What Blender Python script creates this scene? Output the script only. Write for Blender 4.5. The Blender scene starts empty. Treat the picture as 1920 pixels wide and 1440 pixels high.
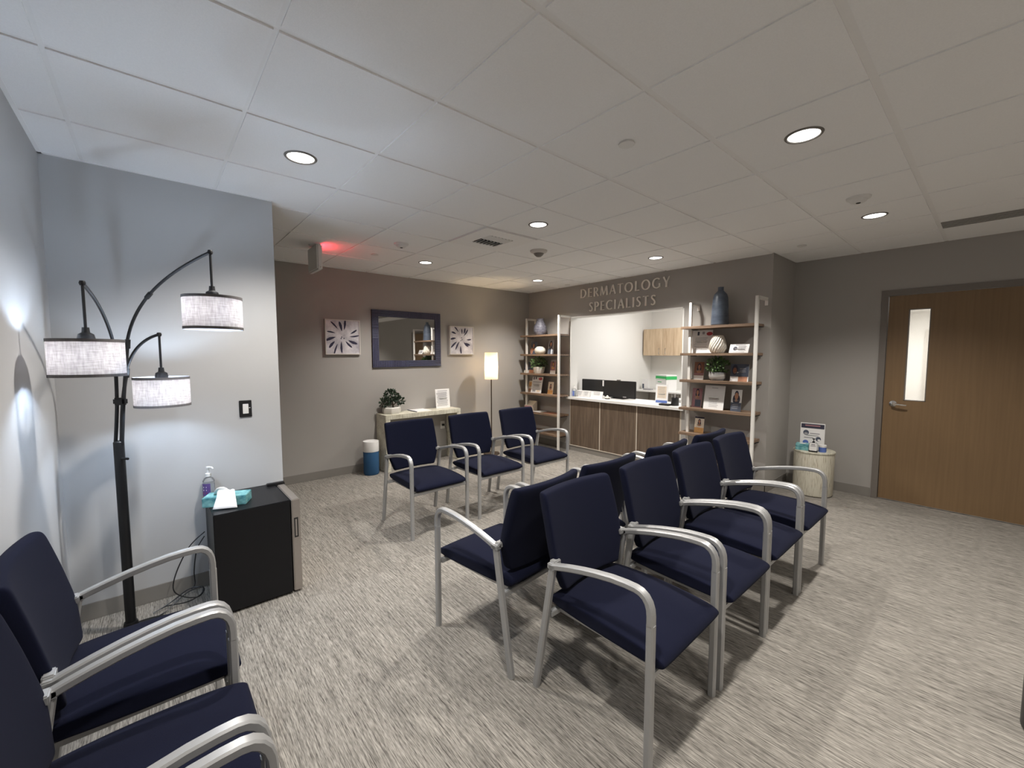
import bpy, bmesh, math, random
from mathutils import Vector, Matrix
random.seed(7)
PI = math.pi
sc = bpy.context.scene
COL = sc.collection

# ------------------------------------------------------------------ layout
H = 2.635                     # ceiling height
XW, YN, YD, XL, YS = -5.471, 5.124, 5.866, -3.404, -0.408   # room faces
XC = -1.62                    # corner where the reception wall steps back
XE = 4.6
YC = -1.7                     # end of the side corridor

# ------------------------------------------------------------------ materials
def nm(name):
    m = bpy.data.materials.new(name); m.use_nodes = True
    nt = m.node_tree; b = nt.nodes['Principled BSDF']
    return m, nt, b

def mat(name, c, rough=.5, metal=0., noise=0., nscale=40., bump=0., bscale=200., spec=None, coat=0., trans=0., emit=None, estr=0., sheen=0.):
    m, nt, b = nm(name)
    b.inputs['Base Color'].default_value = (*c, 1)
    b.inputs['Roughness'].default_value = rough
    b.inputs['Metallic'].default_value = metal
    if spec is not None: b.inputs['Specular IOR Level'].default_value = spec
    if coat: b.inputs['Coat Weight'].default_value = coat
    if trans: b.inputs['Transmission Weight'].default_value = trans
    if sheen:
        b.inputs['Sheen Weight'].default_value = sheen
        b.inputs['Sheen Roughness'].default_value = .6
    if emit:
        b.inputs['Emission Color'].default_value = (*emit, 1)
        b.inputs['Emission Strength'].default_value = estr
    tc = None
    if noise or bump:
        tc = nt.nodes.new('ShaderNodeTexCoord')
    if noise:
        n = nt.nodes.new('ShaderNodeTexNoise'); n.inputs['Scale'].default_value = nscale; n.inputs['Detail'].default_value = 4
        nt.links.new(tc.outputs['Object'], n.inputs['Vector'])
        mx = nt.nodes.new('ShaderNodeMix'); mx.data_type = 'RGBA'
        mx.inputs['A'].default_value = (*[x * (1 - noise) for x in c], 1)
        mx.inputs['B'].default_value = (*[min(1, x * (1 + noise)) for x in c], 1)
        nt.links.new(n.outputs['Fac'], mx.inputs['Factor']); nt.links.new(mx.outputs['Result'], b.inputs['Base Color'])
    if bump:
        n = nt.nodes.new('ShaderNodeTexNoise'); n.inputs['Scale'].default_value = bscale; n.inputs['Detail'].default_value = 3
        nt.links.new(tc.outputs['Object'], n.inputs['Vector'])
        bp = nt.nodes.new('ShaderNodeBump'); bp.inputs['Strength'].default_value = bump; bp.inputs['Distance'].default_value = .002
        nt.links.new(n.outputs['Fac'], bp.inputs['Height']); nt.links.new(bp.outputs['Normal'], b.inputs['Normal'])
    return m

def streak(name, dark, light, scale, rough=.6, lo=.35, hi=.65, fine=None, bump=0.):
    """noise stretched by a per-axis scale: carpet, wood grain, bone inlay"""
    m, nt, b = nm(name)
    tc = nt.nodes.new('ShaderNodeTexCoord')
    mp = nt.nodes.new('ShaderNodeMapping'); mp.inputs['Scale'].default_value = scale
    n = nt.nodes.new('ShaderNodeTexNoise'); n.inputs['Scale'].default_value = 1; n.inputs['Detail'].default_value = 4; n.inputs['Roughness'].default_value = .6
    nt.links.new(tc.outputs['Object'], mp.inputs['Vector']); nt.links.new(mp.outputs['Vector'], n.inputs['Vector'])
    fac = n.outputs['Fac']
    if fine:
        mp2 = nt.nodes.new('ShaderNodeMapping'); mp2.inputs['Scale'].default_value = fine
        n2 = nt.nodes.new('ShaderNodeTexNoise'); n2.inputs['Scale'].default_value = 1; n2.inputs['Detail'].default_value = 3
        nt.links.new(tc.outputs['Object'], mp2.inputs['Vector']); nt.links.new(mp2.outputs['Vector'], n2.inputs['Vector'])
        ad = nt.nodes.new('ShaderNodeMath'); ad.operation = 'ADD'
        nt.links.new(n.outputs['Fac'], ad.inputs[0]); nt.links.new(n2.outputs['Fac'], ad.inputs[1])
        ml = nt.nodes.new('ShaderNodeMath'); ml.operation = 'MULTIPLY'; ml.inputs[1].default_value = .5
        nt.links.new(ad.outputs[0], ml.inputs[0]); fac = ml.outputs[0]
    r = nt.nodes.new('ShaderNodeValToRGB')
    r.color_ramp.elements[0].position = lo; r.color_ramp.elements[0].color = (*dark, 1)
    r.color_ramp.elements[1].position = hi; r.color_ramp.elements[1].color = (*light, 1)
    nt.links.new(fac, r.inputs['Fac']); nt.links.new(r.outputs['Color'], b.inputs['Base Color'])
    b.inputs['Roughness'].default_value = rough
    if bump:
        bp = nt.nodes.new('ShaderNodeBump'); bp.inputs['Strength'].default_value = bump; bp.inputs['Distance'].default_value = .004
        nt.links.new(fac, bp.inputs['Height']); nt.links.new(bp.outputs['Normal'], b.inputs['Normal'])
    return m

def emission(name, c, s):
    m = bpy.data.materials.new(name); m.use_nodes = True; nt = m.node_tree
    nt.nodes.clear(); o = nt.nodes.new('ShaderNodeOutputMaterial'); e = nt.nodes.new('ShaderNodeEmission')
    e.inputs['Color'].default_value = (*c, 1); e.inputs['Strength'].default_value = s
    nt.links.new(e.outputs[0], o.inputs['Surface']); return m

def shade_fabric(name, c, weave, trans, tcol=None):
    m, nt, b = nm(name)
    out = nt.nodes['Material Output']
    tc = nt.nodes.new('ShaderNodeTexCoord'); last = None
    facs = []
    for s in ((18, 18, 260), (150, 150, 26)):
        mp = nt.nodes.new('ShaderNodeMapping'); mp.inputs['Scale'].default_value = s
        n = nt.nodes.new('ShaderNodeTexNoise'); n.inputs['Scale'].default_value = 1; n.inputs['Detail'].default_value = 2
        nt.links.new(tc.outputs['Object'], mp.inputs['Vector']); nt.links.new(mp.outputs['Vector'], n.inputs['Vector']); facs.append(n)
    ad = nt.nodes.new('ShaderNodeMath'); ad.operation = 'ADD'
    nt.links.new(facs[0].outputs['Fac'], ad.inputs[0]); nt.links.new(facs[1].outputs['Fac'], ad.inputs[1])
    r = nt.nodes.new('ShaderNodeMapRange'); r.inputs['From Min'].default_value = .7; r.inputs['From Max'].default_value = 1.3
    r.inputs['To Min'].default_value = 1 - weave; r.inputs['To Max'].default_value = 1.
    nt.links.new(ad.outputs[0], r.inputs['Value'])
    mx = nt.nodes.new('ShaderNodeMix'); mx.data_type = 'RGBA'; mx.inputs['A'].default_value = (0, 0, 0, 1); mx.inputs['B'].default_value = (*c, 1)
    nt.links.new(r.outputs['Result'], mx.inputs['Factor'])
    nt.links.new(mx.outputs['Result'], b.inputs['Base Color']); b.inputs['Roughness'].default_value = .9
    t = nt.nodes.new('ShaderNodeBsdfTranslucent'); 
    mt = nt.nodes.new('ShaderNodeMix'); mt.data_type = 'RGBA'; mt.inputs['A'].default_value = (0, 0, 0, 1); mt.inputs['B'].default_value = (*(tcol or c), 1)
    nt.links.new(r.outputs['Result'], mt.inputs['Factor']); nt.links.new(mt.outputs['Result'], t.inputs['Color'])
    ms = nt.nodes.new('ShaderNodeMixShader'); ms.inputs['Fac'].default_value = trans
    nt.links.new(b.outputs[0], ms.inputs[1]); nt.links.new(t.outputs[0], ms.inputs[2]); nt.links.new(ms.outputs[0], out.inputs['Surface'])
    return m

M = {}
M['wall'] = mat('wall_paint', (.358, .340, .318), .85, noise=.025, nscale=3, bump=.12, bscale=350)
M['wall_lamplit'] = mat('wall_paint_lamplit', (.46, .46, .46), .85, noise=.025, nscale=3, bump=.12, bscale=350)  # same wall paint, lightened and cooled to carry the corner lamp's light
M['white_wall'] = mat('white_paint', (.80, .79, .765), .8, noise=.01, nscale=2)
M['tile'] = mat('ceiling_tile', (.89, .885, .88), .95, noise=.05, nscale=180, bump=.35, bscale=320)
M['tee'] = mat('ceiling_tee', (.86, .85, .84), .6, noise=.02, nscale=30)
M['carpet'] = streak('carpet', (.060, .053, .046), (.355, .330, .292), (5, 130, 1), .95, .37, .61, fine=(24, 320, 1), bump=.5)
M['base'] = mat('vinyl_base', (.22, .205, .185), .6, noise=.03, nscale=10)
M['fabric'] = mat('navy_fabric', (.0056, .0069, .0190), .95, noise=.25, nscale=500, bump=.4, bscale=900, spec=.08, sheen=.02)
M['silver'] = mat('silver_paint', (.40, .40, .40), .38, .45, noise=.03, nscale=60)
M['black_metal'] = mat('black_metal', (.012, .012, .013), .45, .3, noise=.1, nscale=80)
M['black_lam'] = mat('black_laminate', (.006, .006, .0075), .42, 0, noise=.15, nscale=150, bump=.1, bscale=500, spec=.3)
M['black_plastic'] = mat('black_plastic', (.008, .008, .009), .4, 0, noise=.1, nscale=50)
M['steel'] = mat('stainless', (.42, .38, .35), .38, .7, noise=.05, nscale=60)
M['chrome'] = mat('chrome', (.75, .73, .70), .15, 1., noise=.02, nscale=20)
M['shade'] = shade_fabric('linen_shade', (.80, .76, .75), .42, .5, (.136, .106, .090))
M['shade_trim'] = shade_fabric('shade_trim', (.20, .185, .185), .2, .3, (.03, .025, .024))
M['bulb'] = emission('cool_bulb', (.64, .79, 1.), 410.)
M['warm_bulb'] = emission('warm_bulb', (1., .74, .42), 300.)
M['warm_shade'] = shade_fabric('paper_shade', (.93, .88, .76), .06, .6, (.42, .38, .31))
M['lens'] = emission('downlight_lens', (1., .97, .92), 5.)
M['panel_light'] = emission('ceiling_panel', (1., .95, .86), 14.)
M['exit_red'] = emission('exit_red', (1., .03, .05), 26.)
M['dark'] = mat('dark_gap', (.03, .028, .026), .8, noise=.1)
M['white_plastic'] = mat('white_plastic', (.74, .73, .71), .45, noise=.01)
M['white_metal'] = mat('white_metal', (.80, .78, .74), .45, .05, noise=.02)
M['paper'] = mat('paper', (.80, .79, .78), .7, noise=.02, nscale=15)
M['walnut'] = streak('walnut_shelf', (.12, .075, .047), (.27, .182, .122), (3, 45, 45), .55)
M['panel_wood'] = streak('brown_laminate', (.095, .066, .045), (.150, .108, .077), (30, 30, 2.2), .5)
M['light_wood'] = streak('light_oak', (.44, .315, .20), (.64, .50, .345), (14, 14, 1.6), .5)
M['door_wood'] = streak('door_veneer', (.190, .118, .058), (.212, .133, .066), (60, 60, 1.5), .45)
M['doorframe'] = mat('door_frame_paint', (.17, .15, .132), .5, noise=.03)
M['bone'] = streak('bone_inlay', (.36, .33, .25), (.68, .66, .55), (55, 7, 60), .45, .34, .58, fine=(8, 90, 8))
M['bone_v'] = streak('bone_strips', (.36, .31, .21), (.72, .69, .58), (150, 150, 9), .45, .32, .48)
M['navy_frame'] = mat('navy_frame', (.012, .013, .030), .5, 0, noise=.35, nscale=60)
M['navy_rib'] = mat('navy_rib', (.085, .088, .155), .4, 0, noise=.5, nscale=70)
M['mirror'] = mat('mirror_glass', (.86, .86, .86), .02, 1.)
M['canvas'] = streak('painted_canvas', (.38, .36, .40), (.72, .70, .72), (9, 9, 9), .8, .32, .68)
M['ink'] = mat('indigo_paint', (.022, .020, .052), .7, noise=.3, nscale=50)
M['frame_grey'] = mat('pale_frame', (.58, .55, .51), .5, noise=.05)
M['purifier'] = mat('blue_fabric', (.018, .075, .17), .9, noise=.12, nscale=300, bump=.3, bscale=600)
M['teal'] = streak('teal_box', (.04, .20, .24), (.26, .55, .56), (18, 18, 30), .4)
M['tissue'] = mat('tissue', (.88, .88, .88), .9, noise=.01)
M['clear'] = mat('clear_plastic', (.93, .95, .97), .06, trans=.92)
M['acrylic'] = mat('acrylic', (.95, .96, .96), .05, trans=.95)
M['purple'] = mat('purple_label', (.10, .06, .22), .5, noise=.3, nscale=90)
M['red'] = mat('red_print', (.42, .05, .06), .5, noise=.2, nscale=60)
M['green'] = mat('green_print', (.03, .42, .11), .5, noise=.05)
M['bluep'] = mat('blue_print', (.10, .17, .48), .5, noise=.05)
M['greyp'] = mat('grey_print', (.34, .33, .34), .6, noise=.1)
M['inkline'] = mat('text_print', (.30, .29, .31), .7, noise=.1)
M['darkp'] = mat('dark_print', (.03, .03, .055), .6, noise=.2, nscale=40)
M['skin'] = mat('tan_print', (.46, .22, .13), .6, noise=.2, nscale=60)
M['skin2'] = mat('brown_print', (.24, .10, .06), .6, noise=.2, nscale=60)
M['orange'] = mat('orange_print', (.66, .36, .13), .6, noise=.2, nscale=40)
M['mauve'] = mat('mauve_print', (.34, .17, .19), .6, noise=.2, nscale=40)
M['slate'] = mat('slate_print', (.07, .085, .12), .6, noise=.2, nscale=40)
M['cream'] = mat('cream_print', (.72, .62, .50), .6, noise=.1, nscale=40)
M['vase_blue'] = streak('blue_glaze', (.055, .070, .100), (.100, .125, .165), (6, 6, 14), .38)
M['vase_grey'] = streak('speckled_glaze', (.085, .085, .125), (.25, .245, .28), (24, 24, 60), .5)
M['ceramic'] = mat('white_ceramic', (.72, .68, .60), .4, noise=.04, nscale=40)
M['pot_grey'] = streak('striped_pot', (.17, .17, .18), (.52, .50, .47), (2, 2, 75), .6, .45, .55)
M['pot_white'] = mat('white_pot', (.62, .60, .55), .6, noise=.06, nscale=20)
M['leaf'] = mat('leaf_green', (.070, .135, .038), .5, noise=.6, nscale=45)
M['leaf_dark'] = mat('leaf_dark', (.020, .042, .022), .5, noise=.5, nscale=60)
M['stem'] = mat('stem_brown', (.05, .035, .02), .8, noise=.2)
M['sign_metal'] = mat('brushed_letters', (.80, .76, .70), .5, 0., noise=.04, nscale=80)
M['counter_white'] = mat('counter_white', (.82, .81, .785), .3, noise=.01)
M['tan_card'] = mat('cardboard', (.50, .37, .24), .8, noise=.08, nscale=30)
M['pole_brown'] = mat('bronze_pole', (.055, .035, .022), .4, .5, noise=.1)
M['grey_metal'] = mat('grey_metal', (.20, .185, .17), .5, .4, noise=.05)
M['slot_grey'] = mat('slot_grey', (.30, .29, .275), .6, 0, noise=.04)
M['seam'] = mat('seam_strip', (.62, .56, .47), .5, noise=.03)
M['liquid'] = mat('gel', (.80, .86, .92), .08, trans=.9)

# ------------------------------------------------------------------ mesh builder
class B:
    def __init__(s): s.v = []; s.f = []; s.m = []; s.mats = []
    def mi(s, m):
        if m not in s.mats: s.mats.append(m)
        return s.mats.index(m)
    def add(s, vs, fs, m, T=None):
        o = len(s.v); k = s.mi(m)
        for p in vs: s.v.append(tuple(T @ Vector(p)) if T else tuple(p))
        for f in fs: s.f.append([i + o for i in f]); s.m.append(k)
        return s
    def box(s, c, d, m, T=None, bev=0.):
        x, y, z = c; a, b, h = d[0] / 2, d[1] / 2, d[2] / 2
        if bev <= 0:
            vs = [(x + i * a, y + j * b, z + k * h) for k in (-1, 1) for j in (-1, 1) for i in (-1, 1)]
            return s.add(vs, [(0, 2, 3, 1), (4, 5, 7, 6), (0, 1, 5, 4), (2, 6, 7, 3), (0, 4, 6, 2), (1, 3, 7, 5)], m, T)
        bm = bmesh.new(); bmesh.ops.create_cube(bm, size=1)
        for v in bm.verts: v.co = Vector((x + v.co.x * d[0], y + v.co.y * d[1], z + v.co.z * d[2]))
        bmesh.ops.bevel(bm, geom=bm.edges[:], offset=bev, segments=2, affect='EDGES')
        bm.verts.index_update()
        vs = [v.co.copy() for v in bm.verts]; fs = [[v.index for v in f.verts] for f in bm.faces]; bm.free()
        return s.add(vs, fs, m, T)
    def span(s, lo, hi, m, T=None, bev=0.):
        return s.box([(a + b) / 2 for a, b in zip(lo, hi)], [abs(b - a) for a, b in zip(lo, hi)], m, T, bev)
    def lathe(s, prof, m, n=32, T=None, c=(0, 0), twist=None, caps=True, sweep=1.):
        vs = []; fs = []; k = len(prof)
        for j in range(n):
            for i, (r, z) in enumerate(prof):
                a = 2 * PI * j / n
                rr = r
                if twist: rr, a = twist(r, z, a)
                vs.append((c[0] + rr * math.cos(a), c[1] + rr * math.sin(a), z))
        for j in range(n):
            q = (j + 1) % n
            for i in range(k - 1): fs.append((j * k + i, q * k + i, q * k + i + 1, j * k + i + 1))
        if caps:
            if prof[0][0] > 1e-6: fs.append([j * k for j in range(n)][::-1])
            if prof[-1][0] > 1e-6: fs.append([j * k + k - 1 for j in range(n)])
        return s.add(vs, fs, m, T)
    def tube(s, pts, r, m, n=10, T=None, prof=None, up=(0, 0, 1)):
        """round tube (radius r, or a list) or a swept 2-D profile along pts"""
        pts = [Vector(p) for p in pts]; vs = []; fs = []
        up = Vector(up); last = None
        k = len(prof) if prof else n
        for i, p in enumerate(pts):
            t = (pts[min(i + 1, len(pts) - 1)] - pts[max(i - 1, 0)]).normalized()
            a = up - t * up.dot(t)
            if a.length < 1e-3: a = (last - t * last.dot(t)) if last is not None else Vector((1, 0, 0)) - t * t.x
            a.normalize(); b = t.cross(a); last = a
            sc_ = 1.
            if i and i < len(pts) - 1:
                t1 = (pts[i] - pts[i - 1]).normalized()
                sc_ = 1 / max(.5, t1.dot(t))
            rr = r[i] if isinstance(r, (list, tuple)) else r
            for j in range(k):
                if prof: x, y = prof[j]; y *= 1
                else: x, y = rr * math.cos(2 * PI * j / n), rr * math.sin(2 * PI * j / n)
                vs.append(p + b * x + a * y)
        for i in range(len(pts) - 1):
            for j in range(k):
                q = (j + 1) % k
                fs.append((i * k + j, i * k + q, (i + 1) * k + q, (i + 1) * k + j))
        fs.append(list(range(k))[::-1]); fs.append([(len(pts) - 1) * k + j for j in range(k)])
        return s.add(vs, fs, m, T)
    def prism(s, poly, z0, z1, m, T=None):
        n = len(poly)
        vs = [(x, y, z0) for x, y in poly] + [(x, y, z1) for x, y in poly]
        fs = [list(range(n))[::-1], list(range(n, 2 * n))] + [(i, (i + 1) % n, n + (i + 1) % n, n + i) for i in range(n)]
        return s.add(vs, fs, m, T)
    def obj(s, name, parent=None, smooth=True, angle=35, subsurf=0, loc=None, bevel=0.):
        me = bpy.data.meshes.new(name); me.from_pydata(s.v, [], s.f)
        for m in s.mats: me.materials.append(M[m])
        for p, k in zip(me.polygons, s.m): p.material_index = k; p.use_smooth = smooth
        bm = bmesh.new(); bm.from_mesh(me); bmesh.ops.recalc_face_normals(bm, faces=bm.faces[:]); bm.to_mesh(me); bm.free()
        me.update()
        o = bpy.data.objects.new(name, me); COL.objects.link(o)
        if parent: o.parent = parent
        if loc: o.location = loc
        if bevel:
            b = o.modifiers.new('b', 'BEVEL'); b.width = bevel; b.segments = 2; b.limit_method = 'ANGLE'; b.angle_limit = math.radians(40)
        if subsurf:
            u = o.modifiers.new('s', 'SUBSURF'); u.levels = subsurf; u.render_levels = subsurf
        elif smooth:
            try: me.set_sharp_from_angle(angle=math.radians(angle))
            except Exception: pass
        return o

def tag(o, label, cat, group=None):
    o['label'] = label; o['category'] = cat
    if group: o['group'] = group
    return o
def thing(name, label, cat, loc=(0, 0, 0), rz=0., group=None):
    o = bpy.data.objects.new(name, None); COL.objects.link(o); o.empty_display_size = .1
    o.location = loc; o.rotation_euler = (0, 0, rz)
    return tag(o, label, cat, group)
def struct(o): o['kind'] = 'structure'; return o
def copy_tree(o, parent=None):
    c = o.copy(); COL.objects.link(c)
    if parent: c.parent = parent
    for ch in list(o.children): copy_tree(ch, c)
    return c
def rrect(w, h, r=.006):
    a, b = w / 2, h / 2
    return [(-a + r, -b), (a - r, -b), (a, -b + r), (a, b - r), (a - r, b), (-a + r, b), (-a, b - r), (-a, -b + r)]
def bez(p0, p1, p2, n=14):
    p0, p1, p2 = Vector(p0), Vector(p1), Vector(p2)
    return [p0 * (1 - t) ** 2 + p1 * 2 * t * (1 - t) + p2 * t * t for t in [i / n for i in range(n + 1)]]

def smooth_path(p, n=6):
    p = [Vector(q) for q in p]; out = []
    for i in range(len(p) - 1):
        a, b, c, d_ = p[max(i - 1, 0)], p[i], p[i + 1], p[min(i + 2, len(p) - 1)]
        for k_ in range(n):
            t = k_ / n
            out.append(.5 * ((2 * b) + (c - a) * t + (2 * a - 5 * b + 4 * c - d_) * t * t + (3 * b - a - 3 * c + d_) * t ** 3))
    return out + [p[-1]]

# ------------------------------------------------------------------ shell
WT = .12
struct(B().span((XW - .3, YC - .2, -.06), (XE + .2, 13.6, 0), 'carpet').obj('floor', smooth=False))
struct(B().span((XW - WT, YC, 0), (XW, YN + .15, H + .1), 'wall').obj('wall_west', smooth=False))
w = B()
OX0, OX1, OZ0, OZ1 = -4.49, -2.605, .84, 2.15
w.span((OX1, YN, 0), (XC, YN + .15, H + .1), 'wall')
struct(B().span((XW, YN, 0), (OX0, YN + .15, H + .1), 'wall').obj('wall_north_left', smooth=False))
struct(B().span((OX0, YN, OZ1), (OX1, YN + .15, H + .1), 'wall').obj('wall_north_header', smooth=False))
struct(w.obj('wall_north_right', smooth=False))
struct(B().span((XC - .12, YN + .15, 0), (XC, YD, H + .1), 'wall').obj('wall_return', smooth=False))
w = B()
DX0, DX1, DZ = -.764, .330, 2.158
w.span((XC - .12, YD, 0), (DX0 - .005, YD + .14, H + .1), 'wall').span((DX1 + .005, YD, 0), (XE, YD + .14, H + .1), 'wall')
w.span((DX0 - .005, YD, DZ + .005), (DX1 + .005, YD + .14, H + .1), 'wall')
struct(w.obj('wall_northeast', smooth=False))
struct(B().span((XL - WT, YS, 0), (XL, .70, H + .1), 'wall_lamplit').obj('wall_southwest', smooth=False))
struct(B().span((XL - WT, YS - WT, 0), (XE, YS, H + .1), 'wall_lamplit').obj('wall_south', smooth=False))
struct(B().span((XE, YS - WT, 0), (XE + WT, YD + .14, H + .1), 'wall').obj('wall_east', smooth=False))
struct(B().span((XL - WT - .001, YC, 0), (XL - WT + .1, YS - WT, H + .1), 'wall').obj('wall_corridor', smooth=False))
struct(B().span((XW - WT, YC - WT, 0), (XL, YC, H + .1), 'wall').obj('wall_corridor_end', smooth=False))
# opening lining and white jambs
j = B()
j.span((OX0 - .002, YN - .004, .875), (OX0 + .012, YN + .16, OZ1), 'white_wall').span((OX1 - .012, YN - .004, .875), (OX1 + .002, YN + .16, OZ1), 'white_wall')
j.span((OX0 - .002, YN - .004, OZ1 - .012), (OX1 + .002, YN + .16, OZ1 + .002), 'white_wall')
struct(j.obj('trim_1', smooth=False))

# ceiling: lay-in tiles with a recessed tee grid
GX, SX, GY, SY = -2.242, .6239, -.2398, .6096
regs = [((XL, YS), (XE, YN)), ((XW, YC), (XL, YN)), ((XC, YN), (XE, YD))]
holes = []
ceil = B(); g = .0085
for (x0, y0), (x1, y1) in regs:
    i0, i1 = math.floor((x0 - GX) / SX), math.ceil((x1 - GX) / SX)
    k0, k1 = math.floor((y0 - GY) / SY), math.ceil((y1 - GY) / SY)
    for i in range(i0, i1):
        for k in range(k0, k1):
            a, b = GX + i * SX, GX + (i + 1) * SX; c, d = GY + k * SY, GY + (k + 1) * SY
            ga, gb = g + .006, g + .006
            lo = (max(a + ga, x0), max(c + g, y0)); hi = (min(b - gb, x1), min(d - g, y1))
            if hi[0] - lo[0] > .01 and hi[1] - lo[1] > .01:
                ceil.span((lo[0], lo[1], H), (hi[0], hi[1], H + .016), 'tile')
cl = struct(ceil.obj('ceiling', smooth=False, bevel=0))
gr = B()
for (x0, y0), (x1, y1) in regs:
    gr.span((x0, y0, H + .006), (x1, y1, H + .03), 'tee')
gr.obj('tee_grid', cl, smooth=False)
# wall angle strips along the lamp wall
struct(B().span((XL, YS, H - .003), (XL + .018, .715, H + .004), 'tee').span((XL, YS, H - .003), (XE, YS + .018, H + .004), 'tee').obj('trim_2', smooth=False))

# baseboards
def base(name, lo, hi): struct(B().span(lo, hi, 'base', bev=.002).obj(name, smooth=False))
bh, bt = .10, .008
base('baseboard_west', (XW, YC, 0), (XW + bt, YN, bh))
base('baseboard_north_left', (XW, YN - bt, 0), (OX0 - .02, YN, bh))
base('baseboard_north_right', (OX1 + .01, YN - bt, 0), (XC + bt, YN, bh))
base('baseboard_return', (XC, YN - bt, 0), (XC + bt, YD, bh))
base('baseboard_northeast', (XC, YD - bt, 0), (DX0 - .06, YD, bh))
base('baseboard_east', (DX1 + .07, YD - bt, 0), (XE, YD, bh))
base('baseboard_southwest', (XL, YS, 0), (XL + bt, .70 + bt, bh))
base('baseboard_partition_end', (XL - WT, .70, 0), (XL + bt, .70 + bt, bh))
base('baseboard_south', (XL, YS, 0), (XE, YS + bt, bh))

# ------------------------------------------------------------------ door
d = B(); T_ = .055
LX0, LX1, LZ0, LZ1 = -.606, -.442, 1.072, 2.010
d.span((DX0 + .004, YD + .012, .012), (LX0, YD + .056, DZ - .004), 'door_wood').span((LX1, YD + .012, .012), (DX1 - .004, YD + .056, DZ - .004), 'door_wood')
d.span((LX0, YD + .012, .012), (LX1, YD + .056, LZ0), 'door_wood').span((LX0, YD + .012, LZ1), (LX1, YD + .056, DZ - .004), 'door_wood')
door = d.obj('door_1', smooth=False); struct(door)
B().span((LX0, YD + .030, LZ0), (LX1, YD + .036, LZ1), 'acrylic').obj('glass_pane', door, smooth=False)
f = B()
for lo, hi in (((LX0, LZ0), (LX0 + .008, LZ1)), ((LX1 - .008, LZ0), (LX1, LZ1)), ((LX0, LZ0), (LX1, LZ0 + .008)), ((LX0, LZ1 - .008), (LX1, LZ1))):
    f.span((lo[0], YD + .010, lo[1]), (hi[0], YD + .058, hi[1]), 'doorframe')
f.obj('lite_frame', door, smooth=False)
h = B()
Ty = Matrix.Translation((-.683, YD + .012, 1.035)) @ Matrix.Rotation(PI / 2, 4, 'X')
h.lathe([(.0, 0), (.032, 0), (.034, .004), (.030, .010), (.014, .012), (.012, .05), (.0, .052)], 'chrome', 28, Ty)
h.tube([(-.683, YD - .032, 1.035), (-.66, YD - .042, 1.034), (-.62, YD - .045, 1.030), (-.575, YD - .042, 1.026)], [.010, .010, .009, .007], 'chrome', 10)
h.obj('lever_handle', door)
f = B()
f.span((DX0 - .055, YD - .012, 0), (DX0, YD + .14, DZ + .055), 'doorframe').span((DX1, YD - .012, 0), (DX1 + .055, YD + .14, DZ + .055), 'doorframe')
f.span((DX0, YD - .012, DZ), (DX1, YD + .14, DZ + .055), 'doorframe')
struct(f.obj('trim_3', smooth=False, bevel=.002))
# bright corridor behind the door
k = B()
k.span((-1.70, 13.0, 0), (1.4, 13.1, H), 'white_wall')
struct(k.obj('wall_hallway_end', smooth=False))
struct(B().span((-1.70, YD + .14, 0), (-1.64, 13, H), 'white_wall').obj('wall_hallway_left', smooth=False))
struct(B().span((1.3, YD + .14, 0), (1.4, 13, H), 'white_wall').obj('wall_hallway_right', smooth=False))
struct(B().span((-1.70, YD + .14, 2.50), (1.4, 13.1, 2.56), 'white_wall').obj('ceiling_hallway', smooth=False))
struct(B().span((-1.04, 12.92, 0), (-.86, 13.0, 2.09), 'frame_grey').obj('trim_4', smooth=False))

# ------------------------------------------------------------------ reception room
RX0, RX1, RY = -4.62, -1.74, 7.75
k = B()
k.span((RX0 - .1, YN + .15, 0), (RX0, RY, H), 'white_wall')
struct(k.obj('wall_reception_left', smooth=False))
struct(B().span((RX0 - .1, RY, 0), (-2.905, RY + .1, H), 'white_wall').span((-2.906, RY, 0), (-1.7, RY + .1, H), 'white_wall').obj('wall_reception_back', smooth=False))
struct(B().span((RX1 - .1, YN + .15, 0), (RX1, RY, H), 'white_wall').obj('wall_reception_right', smooth=False))
struct(B().span((RX0 - .1, YN + .15, H), (RX1, RY + .1, H + .06), 'white_wall').obj('ceiling_reception', smooth=False))
# counter
rc = thing('reception_counter', 'white-topped reception counter with three brown wood panels under the lit opening', 'counter', (-3.55, YN, 0))
def L(o, p): return tuple(a - b for a, b in zip(p, o))
o0 = (-3.55, YN, 0)
def loc_span(o0, lo, hi, m, name, parent, **kw): return B().span(L(o0, lo), L(o0, hi), m, bev=kw.pop('bev', 0)).obj(name, parent, smooth=False, **kw)
B().span(L(o0, (-4.535, YN - .05, .838)), L(o0, (-2.56, YN - .002, .873)), 'counter_white').span(L(o0, (OX0 + .002, YN - .002, .838)), L(o0, (OX1 - .002, YN + .50, .873)), 'counter_white').obj('countertop', rc, smooth=False)
px = [OX0 + .012, -3.888, -3.252, -2.62]
for a, b in zip(px[:-1], px[1:]):
    loc_span(o0, (a + .006, YN - .006, .092), (b - .006, YN + .012, .836), 'panel_wood', 'panel', rc)
loc_span(o0, (OX0, YN + .002, .085), (OX1, YN + .014, .838), 'seam', 'backing', rc)
for sx_ in px[1:-1]: loc_span(o0, (sx_ - .0065, YN - .0075, .088), (sx_ + .0065, YN + .003, .837), 'seam', 'seam_strip', rc)
loc_span(o0, (OX0, YN - .009, .082), (OX1, YN + .003, .093), 'seam', 'bottom_trim', rc)
loc_span(o0, (OX0, YN, 0), (OX1, YN + .012, .085), 'base', 'toe_kick', rc)

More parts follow.
